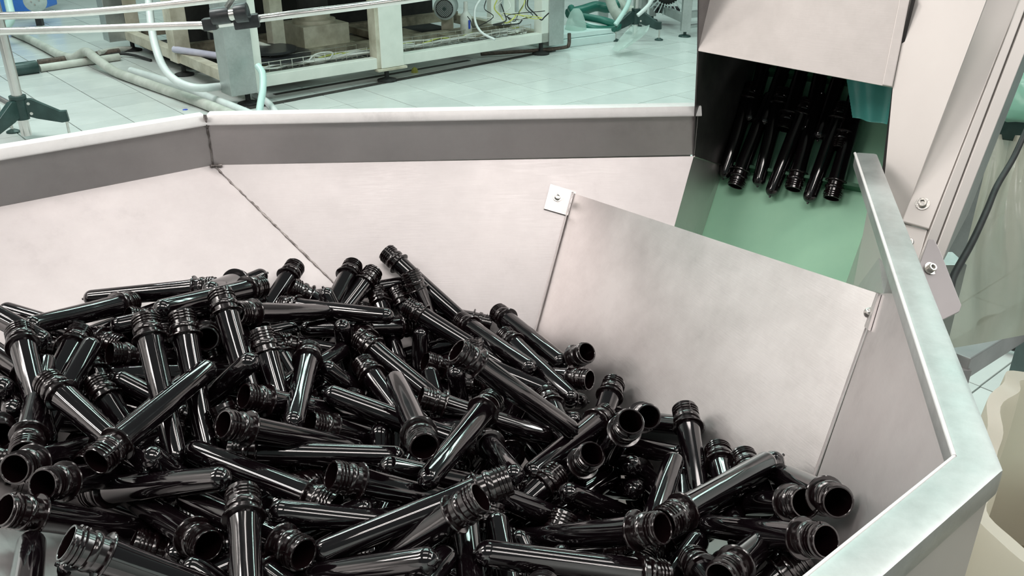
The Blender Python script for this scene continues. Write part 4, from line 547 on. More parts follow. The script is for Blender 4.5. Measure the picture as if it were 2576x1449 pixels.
LABELS = ["glossy black preform at the far left, pile's back edge, neck pointing right", "second black preform at the far left, pile's upper part, neck pointing upper left", "leftmost black preform at the left, pile's back edge, neck pointing right", "glossy black preform at the far left, pile's back edge, neck pointing up", "glossy black preform at the far left, pile's upper part, neck pointing upper right", "glossy black preform at the far left, pile's upper part, neck pointing lower left", "glossy black preform at the far left, pile's upper part, neck pointing right", "glossy black preform at the far left, pile's upper part, neck pointing left", "leftmost black preform at the left, pile's back edge, neck pointing up", "glossy black preform at the left, pile's back edge, neck pointing left", "glossy black preform at the left, pile's back edge, neck pointing down", "second black preform at the left, pile's back edge, neck pointing up", "rightmost black preform at the left, pile's back edge, neck pointing up", "glossy black preform at the left, pile's upper part, open neck facing the viewer", "glossy black preform at the left, pile's upper part, neck pointing left", "leftmost black preform at the far left, pile's upper part, neck pointing upper left", "rightmost black preform at the far left, pile's upper part, neck pointing upper left", "rightmost black preform at the far left, pile's middle, neck pointing lower left", "leftmost black preform at the far left, pile's middle, neck pointing lower left", "glossy black preform at the centre left, pile's upper part, neck pointing lower left", "glossy black preform at the far left, pile's upper part, rounded tail end facing the viewer", "glossy black preform at the far left, pile's middle, rounded tail end facing the viewer", "glossy black preform at the far left, pile's middle, open neck facing the viewer", "glossy black preform at the far left, pile's middle, neck pointing down", "glossy black preform at the far left, pile's middle, neck pointing left", "rightmost black preform at the far left, pile's lower part, neck pointing left", "leftmost black preform at the far left, pile's lower part, neck pointing left", "glossy black preform at the far left, pile's front edge, neck pointing left", "glossy black preform at the far left, pile's front edge, neck pointing right", "glossy black preform at the left, pile's front edge, neck pointing lower right", "leftmost black preform at the centre left, pile's lower part, neck pointing left", "rightmost black preform at the left, pile's middle, neck pointing lower right", "leftmost black preform at the left, pile's middle, neck pointing lower right", "glossy black preform at the left, pile's middle, rounded tail end facing the viewer", "glossy black preform at the centre left, pile's back edge, neck pointing right", "glossy black preform at the centre left, pile's back edge, neck pointing lower left", "leftmost black preform at the centre left, pile's back edge, neck pointing upper right", "second black preform at the centre left, pile's back edge, neck pointing left", "glossy black preform at the centre left, pile's back edge, neck pointing upper left", "third black preform at the centre left, pile's back edge, neck pointing left", "glossy black preform at the centre left, pile's back edge, neck pointing lower right", "rightmost black preform at the centre left, pile's back edge, neck pointing upper right", "glossy black preform at the centre, pile's back edge, neck pointing upper right", "rightmost black preform at the centre, pile's back edge, neck pointing up", "leftmost black preform at the centre, pile's back edge, neck pointing upper left", "second black preform at the centre, pile's back edge, neck pointing upper left", "glossy black preform at the centre, pile's back edge, neck pointing left", "second black preform at the centre, pile's back edge, neck pointing up", "leftmost black preform at the centre left, pile's back edge, neck pointing left", "rightmost black preform at the centre left, pile's back edge, neck pointing left", "leftmost black preform at the centre, pile's back edge, neck pointing right", "glossy black preform at the centre left, pile's upper part, neck pointing left", "glossy black preform at the centre left, pile's back edge, neck pointing down", "leftmost black preform at the centre left, pile's upper part, neck pointing up", "leftmost black preform at the centre, pile's back edge, neck pointing up", "leftmost black preform at the centre, pile's upper part, neck pointing upper left", "rightmost black preform at the centre left, pile's upper part, neck pointing up", "glossy black preform at the centre left, pile's upper part, neck pointing lower right", "glossy black preform at the centre left, pile's middle, neck pointing right", "second black preform at the centre, pile's upper part, neck pointing upper left", "glossy black preform at the centre, pile's middle, neck pointing lower right", "glossy black preform at the centre, pile's back edge, neck pointing down", "third black preform at the centre left, pile's middle, neck pointing left", "leftmost black preform at the centre left, pile's middle, neck pointing left", "rightmost black preform at the centre left, pile's middle, neck pointing left", "second black preform at the centre left, pile's middle, neck pointing left", "rightmost black preform at the centre left, pile's lower part, neck pointing left", "rightmost black preform at the centre left, pile's lower part, neck pointing right", "glossy black preform at the centre left, pile's lower part, neck pointing up", "leftmost black preform at the centre left, pile's lower part, neck pointing right", "glossy black preform at the centre left, pile's front edge, neck pointing right", "glossy black preform at the centre, pile's lower part, neck pointing upper right", "glossy black preform at the centre, pile's front edge, neck pointing left", "rightmost black preform at the centre, pile's back edge, neck pointing upper left", "rightmost black preform at the centre, pile's back edge, neck pointing right", "third black preform at the centre, pile's back edge, neck pointing upper left", "glossy black preform at the centre right, pile's back edge, neck pointing upper left", "leftmost black preform at the centre right, pile's upper part, neck pointing upper left", "glossy black preform at the centre right, pile's upper part, neck pointing upper right", "rightmost black preform at the centre right, pile's upper part, neck pointing right", "leftmost black preform at the centre right, pile's middle, neck pointing left", "rightmost black preform at the centre, pile's upper part, neck pointing upper left", "rightmost black preform at the centre right, pile's middle, neck pointing left", "rightmost black preform at the centre right, pile's upper part, neck pointing upper left", "leftmost black preform at the centre right, pile's upper part, neck pointing right", "rightmost black preform at the centre, pile's upper part, neck pointing left", "glossy black preform at the centre, pile's upper part, neck pointing up", "glossy black preform at the centre, pile's upper part, neck pointing down", "glossy black preform at the centre right, pile's middle, neck pointing lower left", "leftmost black preform at the centre right, pile's middle, neck pointing upper left", "leftmost black preform at the centre, pile's upper part, neck pointing left", "glossy black preform at the centre, pile's middle, neck pointing left", "glossy black preform at the centre, pile's middle, neck pointing upper right", "second black preform at the centre right, pile's middle, neck pointing left", "rightmost black preform at the centre right, pile's middle, neck pointing upper left", "rightmost black preform at the centre right, pile's middle, neck pointing upper right", "leftmost black preform at the centre right, pile's middle, neck pointing upper right", "glossy black preform at the right, pile's middle, neck pointing upper right", "leftmost black preform at the right, pile's middle, neck pointing left", "glossy black preform at the centre right, pile's lower part, rounded tail end facing the viewer", "glossy black preform at the centre right, pile's lower part, neck pointing upper right", "glossy black preform at the centre right, pile's lower part, neck pointing right", "glossy black preform at the centre, pile's lower part, neck pointing right", "glossy black preform at the right, pile's lower part, neck pointing right", "glossy black preform at the right, pile's front edge, neck pointing right", "glossy black preform at the centre, pile's front edge, neck pointing right", "glossy black preform at the centre right, pile's upper part, neck pointing up", "glossy black preform at the right, pile's middle, open neck facing the viewer", "leftmost black preform at the right, pile's middle, neck pointing up", "rightmost black preform at the right, pile's middle, neck pointing left", "rightmost black preform at the right, pile's middle, neck pointing up", "glossy black preform at the far right, pile's middle, neck pointing upper left", "glossy black preform at the right, pile's lower part, neck pointing lower left", "glossy black preform at the far right, pile's middle, neck pointing lower left", "glossy black preform at the right, pile's middle, neck pointing down", "glossy black preform at the far right, pile's lower part, neck pointing right", "glossy black preform at the far right, pile's lower part, neck pointing lower right", "glossy black preform at the far right, pile's front edge, neck pointing right", "glossy black preform at the right, pile's front edge, neck pointing lower left", "glossy black preform at the right, pile's middle, rounded tail end facing the viewer", "leftmost black preform at the right, pile's lower part, rounded tail end facing the viewer", "glossy black preform at the far right, pile's lower part, neck pointing left", "rightmost black preform at the right, pile's lower part, rounded tail end facing the viewer", "glossy black preform at the right, pile's lower part, neck pointing left", "second black preform at the right, pile's middle, neck pointing left", "rightmost black preform at the left, pile's back edge, neck pointing right", "glossy black preform at the centre left, pile's back edge, rounded tail end facing the viewer", "second half-buried black preform at the centre left, pile's front edge, neck pointing lower right", "half-buried black preform at the left, pile's front edge, neck pointing upper right", "half-buried black preform at the left, pile's front edge, neck pointing lower left", "leftmost half-buried black preform at the centre, pile's middle, neck pointing right", "third half-buried black preform at the centre, pile's front edge, neck pointing up", "rightmost half-buried black preform at the centre left, pile's middle, neck pointing left", "rightmost half-buried black preform at the left, pile's front edge, neck pointing left", "half-buried black preform at the centre left, pile's front edge, neck pointing up", "half-buried black preform at the far left, pile's front edge, neck pointing down", "leftmost half-buried black preform at the centre, pile's front edge, neck pointing lower left", "half-buried black preform at the far left, pile's lower part, neck pointing left", "half-buried black preform at the left, pile's front edge, neck pointing right", "leftmost half-buried black preform at the centre right, pile's front edge, neck pointing lower left", "half-buried black preform at the left, pile's back edge, neck pointing right", "half-buried black preform at the centre left, pile's middle, neck pointing lower left", "half-buried black preform at the centre left, pile's lower part, neck pointing lower left", "half-buried black preform at the centre right, pile's front edge, neck pointing down", "leftmost half-buried black preform at the left, pile's upper part, neck pointing right", "rightmost half-buried black preform at the centre right, pile's front edge, neck pointing lower left", "leftmost half-buried black preform at the right, pile's front edge, neck pointing up", "half-buried black preform at the left, pile's upper part, neck pointing lower right", "leftmost half-buried black preform at the left, pile's front edge, neck pointing left", "leftmost half-buried black preform at the far left, pile's middle, neck pointing left", "leftmost half-buried black preform at the left, pile's lower part, neck pointing upper left", "leftmost half-buried black preform at the centre, pile's front edge, neck pointing down", "rightmost half-buried black preform at the far left, pile's middle, neck pointing right", "rightmost half-buried black preform at the centre left, pile's lower part, neck pointing up", "half-buried black preform at the centre, pile's middle, neck pointing left", "rightmost half-buried black preform at the centre left, pile's front edge, neck pointing lower left", "half-buried black preform at the centre, pile's lower part, neck pointing down", "half-buried black preform at the centre left, pile's upper part, neck pointing down", "half-buried black preform at the far right, pile's front edge, neck pointing upper left", "rightmost half-buried black preform at the centre left, pile's middle, neck pointing upper left", "leftmost half-buried black preform at the centre left, pile's front edge, neck pointing lower left", "half-buried black preform at the centre left, pile's middle, neck pointing lower right", "fourth half-buried black preform at the centre, pile's front edge, neck pointing lower left", "leftmost half-buried black preform at the right, pile's front edge, neck pointing upper right", "second half-buried black preform at the centre right, pile's front edge, neck pointing lower right", "half-buried black preform at the centre, pile's lower part, rounded tail end facing the viewer", "second half-buried black preform at the far left, pile's middle, neck pointing right", "half-buried black preform at the far left, pile's upper part, neck pointing lower right", "rightmost half-buried black preform at the centre, pile's front edge, neck pointing upper left", "second half-buried black preform at the centre, pile's front edge, neck pointing up", "leftmost half-buried black preform at the far left, pile's middle, neck pointing right", "leftmost half-buried black preform at the centre left, pile's front edge, neck pointing upper right", "rightmost half-buried black preform at the centre, pile's front edge, neck pointing up", "rightmost half-buried black preform at the left, pile's upper part, neck pointing right", "half-buried black preform at the left, pile's lower part, neck pointing left", "half-buried black preform at the centre right, pile's front edge, neck pointing left", "rightmost half-buried black preform at the centre, pile's front edge, neck pointing left", "leftmost half-buried black preform at the far left, pile's upper part, neck pointing left", "half-buried black preform at the left, pile's front edge, neck pointing lower right", "leftmost half-buried black preform at the centre, pile's front edge, neck pointing lower right", "rightmost half-buried black preform at the centre, pile's front edge, neck pointing down", "second half-buried black preform at the far left, pile's upper part, neck pointing left", "half-buried black preform at the left, pile's middle, neck pointing left", "half-buried black preform at the centre, pile's middle, neck pointing lower left", "third half-buried black preform at the centre left, pile's front edge, neck pointing lower right", "half-buried black preform at the centre left, pile's middle, neck pointing up", "rightmost half-buried black preform at the far left, pile's middle, neck pointing left", "rightmost half-buried black preform at the far right, pile's front edge, neck pointing lower right", "second half-buried black preform at the centre, pile's front edge, neck pointing left", "half-buried black preform at the centre right, pile's lower part, neck pointing lower right", "rightmost half-buried black preform at the left, pile's lower part, neck pointing upper left", "half-buried black preform at the left, pile's middle, neck pointing upper left", "half-buried black preform at the far right, pile's front edge, neck pointing down", "rightmost half-buried black preform at the centre left, pile's front edge, neck pointing upper left", "rightmost half-buried black preform at the centre, pile's front edge, neck pointing lower right", "half-buried black preform at the left, pile's middle, neck pointing up", "half-buried black preform at the centre, pile's lower part, neck pointing lower left", "rightmost half-buried black preform at the right, pile's front edge, neck pointing lower left", "third half-buried black preform at the left, pile's lower part, neck pointing upper left", "rightmost half-buried black preform at the centre right, pile's front edge, neck pointing lower right", "leftmost half-buried black preform at the right, pile's front edge, neck pointing lower right", "leftmost half-buried black preform at the centre, pile's front edge, neck pointing left", "half-buried black preform at the centre left, pile's lower part, neck pointing upper left", "second half-buried black preform at the centre, pile's front edge, neck pointing down", "half-buried black preform at the centre, pile's upper part, neck pointing left", "leftmost half-buried black preform at the right, pile's front edge, neck pointing lower left", "half-buried black preform at the centre, pile's lower part, neck pointing left", "leftmost half-buried black preform at the centre left, pile's middle, neck pointing upper left", "third half-buried black preform at the far left, pile's upper part, neck pointing left", "leftmost half-buried black preform at the centre left, pile's lower part, neck pointing up", "second half-buried black preform at the right, pile's front edge, neck pointing down", "half-buried black preform at the centre left, pile's lower part, neck pointing right", "rightmost half-buried black preform at the far left, pile's upper part, neck pointing left", "rightmost half-buried black preform at the centre left, pile's upper part, neck pointing right", "leftmost half-buried black preform at the centre left, pile's middle, neck pointing left", "leftmost half-buried black preform at the right, pile's front edge, neck pointing down", "half-buried black preform at the centre, pile's middle, neck pointing lower right", "half-buried black preform at the left, pile's middle, neck pointing lower right", "rightmost half-buried black preform at the right, pile's front edge, neck pointing lower right", "leftmost half-buried black preform at the centre left, pile's front edge, neck pointing upper left", "rightmost half-buried black preform at the centre left, pile's front edge, neck pointing upper right", "second half-buried black preform at the right, pile's front edge, neck pointing lower right", "rightmost half-buried black preform at the centre left, pile's front edge, neck pointing lower right", "half-buried black preform at the centre left, pile's back edge, open neck facing the viewer", "half-buried black preform at the centre right, pile's lower part, neck pointing right", "leftmost half-buried black preform at the far right, pile's front edge, neck pointing lower right", "half-buried black preform at the centre right, pile's lower part, neck pointing lower left", "half-buried black preform at the centre left, pile's lower part, neck pointing lower right", "rightmost half-buried black preform at the centre, pile's front edge, neck pointing lower left", "leftmost half-buried black preform at the centre, pile's front edge, neck pointing upper left", "half-buried black preform at the centre left, pile's upper part, neck pointing lower left", "leftmost half-buried black preform at the centre left, pile's front edge, neck pointing lower right", "second half-buried black preform at the centre, pile's front edge, neck pointing lower right", "half-buried black preform at the centre, pile's lower part, neck pointing upper left", "half-buried black preform at the centre, pile's front edge, neck pointing upper right", "second half-buried black preform at the left, pile's lower part, neck pointing upper left", "leftmost half-buried black preform at the centre, pile's front edge, neck pointing up", "half-buried black preform at the centre right, pile's middle, neck pointing upper left", "rightmost half-buried black preform at the centre, pile's middle, neck pointing right", "leftmost half-buried black preform at the far left, pile's upper part, neck pointing right", "third half-buried black preform at the centre, pile's front edge, neck pointing lower right", "leftmost half-buried black preform at the centre left, pile's upper part, neck pointing right", "rightmost half-buried black preform at the right, pile's front edge, neck pointing down", "half-buried black preform at the centre left, pile's front edge, neck pointing left", "third half-buried black preform at the centre, pile's front edge, neck pointing lower left", "fourth half-buried black preform at the centre, pile's front edge, neck pointing lower right", "half-buried black preform at the centre right, pile's front edge, neck pointing up", "rightmost half-buried black preform at the right, pile's front edge, neck pointing up", "rightmost half-buried black preform at the right, pile's front edge, neck pointing upper right", "second half-buried black preform at the right, pile's front edge, neck pointing up", "leftmost half-buried black preform at the centre right, pile's front edge, neck pointing lower right", "second half-buried black preform at the centre, pile's front edge, neck pointing lower left", "half-buried black preform at the left, pile's middle, neck pointing lower left", "half-buried black preform at the left, pile's middle, neck pointing right", "half-buried black preform at the centre left, pile's lower part, neck pointing left", "rightmost half-buried black preform at the far left, pile's upper part, neck pointing right", "half-buried black preform at the centre left, pile's middle, neck pointing upper right", "half-buried black preform at the centre, pile's lower part, neck pointing upper right"]
random.seed(11)
for k, (a_, b_, c_, d_, e_, f_) in enumerate(PRE):
    lab = LABELS[k] if k < NVIS else 'black preform buried deep in the pile, glimpsed through gaps between others'
    preform(V(a_, b_, c_) / 1000, V(d_, e_, f_) / 1000, random.uniform(0, 6.28), lab, 'black preforms heaped in the hopper' if k < NVIS else 'preforms buried in the pile')
# preforms riding up the belt inside the mouth, lying against the cleats
ORD = ('leftmost', 'second', 'third', 'fourth', 'fifth', 'sixth', 'seventh')
row_low = ((1858, 330, 1, 0), (1895, 350, -1, .06), (1938, 345, 1, -.05), (1985, 372, 1, .07), (2030, 352, -1, -.03), (2078, 385, 1, .05), (2128, 372, -1, -.02))
row_up = ((1868, 180, -1, .03), (1915, 190, 1, -.04), (1962, 200, 1, .05), (2010, 205, -1, 0), (2058, 215, 1, -.06), (2100, 230, 1, .03), (2150, 250, -1, .0))
for row, (lst, where) in enumerate(((row_low, 'lower row on the green belt in the dark mouth'), (row_up, 'upper row on the green belt, deep in shadow'))):
    for k, (x, y, up_, la) in enumerate(lst):
        p = onp(x, y, G1 + NBELT * .0185, NBELT); dv = (uc + wv * la).normalized() * .08 * up_
        preform(p + dv, p - dv, k * 1.3, ORD[k] + ' black preform from the left, ' + where, 'preforms on the elevator belt')

# ================================================================== white machine frame in the background
F1 = onz(615, 266); F3 = onz(1368, 138)
m1 = V(F3.x - F1.x, F3.y - F1.y, 0); ML_ = m1.length; m1.normalize(); m2 = V(-m1.y, m1.x, 0)
def MP(s, q, z): return V(F1.x, F1.y, 0) + m1 * s + m2 * q + UP * z
mach = thing('machine_frame', MP(1.3, 1.2, 0), 'long white painted machine frame on levelling feet with exposed underside', 'machine')
def mbox(s0, s1, q0, q1, z0, z1, name, mat, parent=mach, bevel=.004, label=None):
    return MB().box(MP((s0 + s1) / 2, (q0 + q1) / 2, (z0 + z1) / 2), m1 * (s1 - s0) / 2, m2 * (q1 - q0) / 2, UP * (z1 - z0) / 2).build(name, mat, parent, bevel=bevel, label=label)
zb0, zb1, ztop = .105, .185, 1.15
WQ = 2.45; SM = 1.17
mbox(.06, SM, 0, .08, zb0, zb1, 'lower_beam', 'machine_white'); mbox(SM, ML_ + .05, 0, .08, zb0, zb1, 'lower_beam', 'machine_white')
mbox(0, .08, .06, 1.2, zb0, zb1, 'lower_beam', 'machine_cream'); mbox(0, .08, 1.2, WQ, zb0, zb1, 'lower_beam', 'machine_cream')
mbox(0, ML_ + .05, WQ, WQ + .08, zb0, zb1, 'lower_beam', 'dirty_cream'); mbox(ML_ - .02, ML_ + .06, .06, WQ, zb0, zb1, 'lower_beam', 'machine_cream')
mbox(.09, .15, -.03, .13, .085, ztop, 'post', 'machine_white'); mbox(-.10, .09, -.045, .13, .085, ztop, 'post_cover', 'frame_steel', label='brushed steel corner cover')
mbox(SM - .06, SM + .14, -.015, .10, zb0, ztop, 'post', 'machine_white'); mbox(SM - .09, SM - .06, -.005, .10, zb0, ztop, 'post', 'machine_cream')
mbox(ML_ - .03, ML_ + .05, 0, .10, zb0, ztop, 'post', 'machine_white'); mbox(ML_ + .05, ML_ + .22, -.01, .16, .07, ztop, 'post_cover', 'frame_steel')
mbox(-.02, .10, 1.14, 1.30, zb0, ztop, 'post', 'machine_cream'); mbox(.02, .14, WQ - .05, WQ + .10, zb0, ztop, 'post', 'machine_cream'); mbox(-.14, .02, WQ - .05, WQ + .12, .10, ztop, 'post_cover', 'frame_steel')
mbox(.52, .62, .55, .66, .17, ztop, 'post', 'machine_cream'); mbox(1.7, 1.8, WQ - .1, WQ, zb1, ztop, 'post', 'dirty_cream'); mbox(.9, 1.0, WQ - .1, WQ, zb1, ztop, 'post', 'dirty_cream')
mbox(SM - .1, SM + .16, -.03, .03, .085, .103, 'foot_plate', 'machine_cream')
for s_, q_ in ((.04, .02), (SM, .02), (ML_, .04), (.04, 1.2), (.06, WQ), (ML_, WQ)):
    MB().lathe([(0, 0), (.075, 0), (.075, .012), (.03, .026), (.018, .03), (.018, .105), (0, .105)], 20, Matrix.Translation(MP(s_, q_, 0))).build('levelling_foot', 'black_rubber', mach, smooth=40)
# unseen closed bed added above to shade the machine's underside
mbox(-.10, ML_ + .20, -.02, WQ + .12, ztop - .04, ztop + .25, 'unseen_machine_bed', 'machine_white')
# inner trays and ribs
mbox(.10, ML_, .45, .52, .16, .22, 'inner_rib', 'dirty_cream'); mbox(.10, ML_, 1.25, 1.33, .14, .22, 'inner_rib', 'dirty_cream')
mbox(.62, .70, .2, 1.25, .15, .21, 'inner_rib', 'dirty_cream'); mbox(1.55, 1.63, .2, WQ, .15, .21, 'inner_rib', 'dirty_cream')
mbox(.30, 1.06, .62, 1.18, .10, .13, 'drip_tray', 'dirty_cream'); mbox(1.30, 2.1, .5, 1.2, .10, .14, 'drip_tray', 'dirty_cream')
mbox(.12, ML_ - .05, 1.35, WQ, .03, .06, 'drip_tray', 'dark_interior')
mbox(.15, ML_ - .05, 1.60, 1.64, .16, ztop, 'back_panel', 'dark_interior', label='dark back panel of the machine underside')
mbox(.25, .60, 1.1, 1.15, .26, .34, 'inner_rib', 'black_plastic')
for s_, q_, r_, z0_, mt in ((.42, .42, .20, .26, 'black_plastic'), (.42, .42, .30, .22, 'black_plastic')):
    MB().lathe([(0, z0_), (r_, z0_), (r_, z0_ + .018), (r_ * .6, z0_ + .022), (0, z0_ + .022)], 30, Matrix.Translation(MP(s_, q_, 0))).build('turntable_disc', mt, mach, smooth=40)
gb = mbox(.80, 1.20, .60, 1.0, .20, .36, 'gearbox', 'machine_cream', label='cream cast gearbox block')
MB().lathe([(0, .36), (.17, .36), (.17, .385), (.13, .39), (.13, .44), (0, .44)], 28, Matrix.Translation(MP(1.0, .8, 0))).build('gearbox_flange', 'machine_cream', gb, smooth=40)
MB().lathe([(0, .44), (.12, .44), (.12, .75), (0, .75)], 28, Matrix.Translation(MP(1.0, .8, 0))).build('gearbox_shaft', 'dark_interior', gb, smooth=40)
mbox(.72, 1.26, .52, 1.08, .165, .20, 'gearbox_base', 'machine_cream', gb)
MB().cyl(MP(.08, .9, .42), MP(.62, .35, .20), .022, 12).build('pipe', 'hose_grey', mach, smooth=40)
MB().cyl(MP(.15, .6, .26), MP(.15, .6, .42), .03, 12).build('pipe', 'black_plastic', mach, smooth=40)
# cable tray of wires with cables
tray = thing('cable_tray', MP(1.3, .2, .12), 'wire mesh cable tray carrying white cables inside the machine frame', 'cable tray')
for s0_, s1_ in ((.18, SM - .1), (SM + .16, ML_ - .05)):
    for q_, z_ in ((.12, .245), (.12, .20), (.17, .17), (.23, .17), (.28, .20), (.28, .245)):
        MB().cyl(MP(s0_, q_, z_), MP(s1_, q_, z_), .003, 6).build('tray_wire', 'screw_steel', tray)
    k = int((s1_ - s0_) / .085)
    for i in range(k + 1):
        s_ = s0_ + (s1_ - s0_) * i / k
        MB().sweep([MP(s_, .12, .25), MP(s_, .12, .172), MP(s_, .28, .172), MP(s_, .28, .25)], .003, 5, 0).build('tray_rib', 'screw_steel', tray)
for j in range(7):
    random.seed(40 + j); q_ = .14 + .02 * j
    pts = [MP(.16 + (ML_ - .25) * i / 15, q_ + random.uniform(-.022, .022), .186 + random.uniform(0, .03)) for i in range(16)]
    c = MB().sweep(pts, .007, 7, 4).build('cable', 'cable_yellow' if j == 5 else 'cable_white', None, smooth=60)
    tag(c, ['thick white cable nearest the front of the cable tray', 'second white cable from the front in the cable tray', 'third white cable from the front in the cable tray', 'middle white cable lying in the cable tray', 'white cable just in front of the yellow one in the tray', 'yellow green cable in the wire tray', 'rearmost white cable in the wire tray'][j], 'cable', 'cables in the machine tray')
pts = []
for i in range(26):
    t = i / 25 * 5.2 * math.pi
    pts.append(MP(.70 + .10 * math.cos(t) + .01 * math.sin(3 * t), .16 + .03 * math.sin(t), .215 + .028 * math.sin(t + .5)))
c = MB().sweep(pts, .006, 6, 3).build('cable_coil', 'cable_white', None, smooth=60); tag(c, 'coiled spare white cable heaped on the cable tray', 'cable')
# motor with fan cover
mo = thing('electric_motor', MP(1.50, .55, .22), 'grey electric motor with round fan grille on the machine frame', 'motor')
mc = at(1118, 22, 7.45); fd = (CC - mc).normalized(); fd = (fd + V(-.12, 0, -.1)).normalized()
MBm = frame_M(mc, fd)
MB().lathe([(.066, .0), (.092, -.012), (.095, -.02), (.095, -.10), (.085, -.11), (.085, -.30), (0, -.30)], 30, MBm).build('motor_body', 'grey_motor', mo, smooth=40)
MB().lathe([(0, -.004), (.07, -.004), (.074, .003), (.066, .004), (.066, .0), (0, .0)], 28, MBm).build('fan_opening', 'dark_interior', mo, smooth=40)
g = MB()
for i in range(-6, 7):
    e = .011 * i; h = math.sqrt(max(.066 ** 2 - e * e, 0))
    g.bar(MBm @ V(-h, e, .004), MBm @ V(h, e, .004), .0022, .0022, fd); g.bar(MBm @ V(e, -h, .004), MBm @ V(e, h, .004), .0022, .0022, fd)
g.build('fan_grille', 'grey_motor', mo)
MB().box(MBm @ V(0, 0, .006), (MBm.to_3x3() @ V(.012, 0, 0)), (MBm.to_3x3() @ V(0, .012, 0)), fd * .004).build('badge', 'dark_teal_plastic', mo)
MB().bar(mc - fd * .18, V(mc.x - fd.x * .18, mc.y - fd.y * .18, .16), .10, .08, V(0, 1, 0)).build('motor_foot', 'machine_cream', mo)
# oil bottle
ob = at(1173, 84, 7.55); bt = thing('oil_bottle', ob, 'grubby white plastic bottle standing beside the electric motor', 'bottle')
MB().lathe([(0, 0), (.046, 0), (.049, .006), (.049, .13), (.044, .15), (.022, .175), (.019, .19), (.017, .26), (0, .262)], 24, Matrix.Translation(ob)).build('bottle_body', 'cable_white', bt, smooth=40)
MB().box(ob + V(.03, -.043, .08), V(.008, .004, 0), V(0, .003, 0), V(0, 0, .035)).build('label', 'ink_blue', bt)
MB().box(V(ob.x, ob.y, ob.z - .012), m1 * .2, m2 * .15, V(0, 0, .012)).build('shelf_plate', 'dirty_cream', mach)
# valve box panel with wires
vp = at(1277, 8, 7.5); vb = thing('valve_box', V(vp.x, vp.y, .2), 'white stained valve panel with tangled wires on the machine', 'panel')
MB().box(vp + V(0, .06, 0), m1 * .20, m2 * .03, V(0, 0, .16)).build('panel_plate', 'machine_white', vb, bevel=.004)
for x_, w_ in ((1240, .018), (1262, .012), (1300, .014)):
    q = at(x_, 15, 7.46); MB().box(q, m1 * w_, m2 * .012, V(0, 0, .05)).build('valve_block', 'cable_yellow' if x_ == 1240 else 'grey_motor', vb, bevel=.003)
for j in range(9):
    random.seed(70 + j); x0 = random.uniform(1215, 1345); y0 = random.uniform(-15, 12)
    pts = [at(x0 + random.uniform(-6, 6) + dx * random.choice((-1, 1)), y0 + dy, 7.3 + random.uniform(-.08, .05)) for dx, dy in ((0, 0), (8, 22), (14, 42), (26, 58 + random.uniform(-10, 10)), (38, 50), (52, 40))]
    MB().sweep(pts, .0035 if j % 3 else .0055, 6, 5).build('wire', ('black_rubber', 'cable_white', 'black_rubber', 'cable_yellow')[j % 4], vb, smooth=60)
hp = [at(1215, -10, 7.2), at(1196, 20, 7.18), at(1196, 55, 7.18), at(1212, 82, 7.15), at(1245, 100, 7.1)]
c = MB().sweep(hp, .010, 8, 6).build('air_hose', 'hose_white', None, smooth=60); tag(c, 'pale curved air hose hanging beside the oil bottle', 'hose')
# bent pipe by right machine foot
pts = [onz(1210, 136, .03), onz(1360, 126, .03), onz(1420, 119, .03), at(1431, 112, 7.9), at(1432, 84, 7.9)]
c = MB().sweep(pts, .016, 8, 4).build('bent_pipe', 'rust_pipe', None, smooth=60); tag(c, 'thin rusty pipe with an upturned end beneath the machine frame', 'pipe')
# yellow debris
c = MB().lathe([(0, 0), (.03, 0), (.022, .03), (0, .045)], 7, Matrix.Translation(onz(1043, 182))).build('debris_lump', 'yellow_moss', None); tag(c, 'small yellow lump of debris on the floor beneath the machine', 'debris')
c = MB().lathe([(0, 0), (.02, 0), (.016, .003), (0, .004)], 6, Matrix.Translation(onz(466, 276))).build('paint_scrap', 'ink_blue', None); tag(c, 'tiny blue scrap lying on the floor tiles', 'scrap')

# ================================================================== hoses and pipes on the floor
def floor_line(pts, r): return [onz(x, y, z + r) for x, y, z in pts]
c = MB().sweep(floor_line([(30, 80, 0), (70, 97, 0), (110, 117, 0), (150, 138, 0), (185, 145, .01), (215, 130, .075), (240, 146, .07), (285, 178, .01), (340, 200, 0), (420, 228, 0), (500, 256, 0), (590, 292, 0), (640, 315, 0)], .036), .036, 12, 6).build('suction_hose', 'hose_grey', None, smooth=60)
tag(c, 'long thick grey hose snaking over the floor pipes', 'hose')
c = MB().sweep(floor_line([(330, 178, 0), (420, 205, 0), (500, 235, 0), (600, 275, 0), (660, 300, 0)], .03), .03, 10, 6).build('suction_hose', 'hose_white', None, smooth=60)
tag(c, 'paler hose lying between thick grey hose and machine', 'hose')
c = MB().cyl(onz(20, 178, .045), onz(94, 168, .045), .052, 20).build('filter_canister', 'dark_teal_plastic', None, bevel=.006, smooth=40); tag(c, 'dark teal cylinder lying on the floor behind the stand', 'canister')
c = MB().cyl(onz(100, 172, .03), onz(300, 143, .03), .03, 16).build('floor_pipe', 'hose_grey', None, smooth=40); tag(c, 'straight light grey pipe lying on the tiles', 'pipe')
c = MB().cyl(onz(96, 158, .03), onz(300, 129, .03), .026, 16).build('floor_pipe', 'rust_pipe', None, smooth=40); tag(c, 'dark pipe lying just behind the light grey pipe', 'pipe')
c = MB().sweep(floor_line([(255, 143, .03), (300, 135, .02), (340, 140, .01), (380, 152, 0)], .012), .012, 8, 5).build('floor_cable', 'black_rubber', None, smooth=60); tag(c, 'black cable crossing the ends of the floor pipes', 'cable')
c = MB().sweep(floor_line([(250, 132, .03), (290, 124, .02), (330, 122, .0)], .02), .02, 8, 5).build('floor_hose', 'hose_grey', None, smooth=60); tag(c, 'short cream hose end by the machine corner', 'hose')
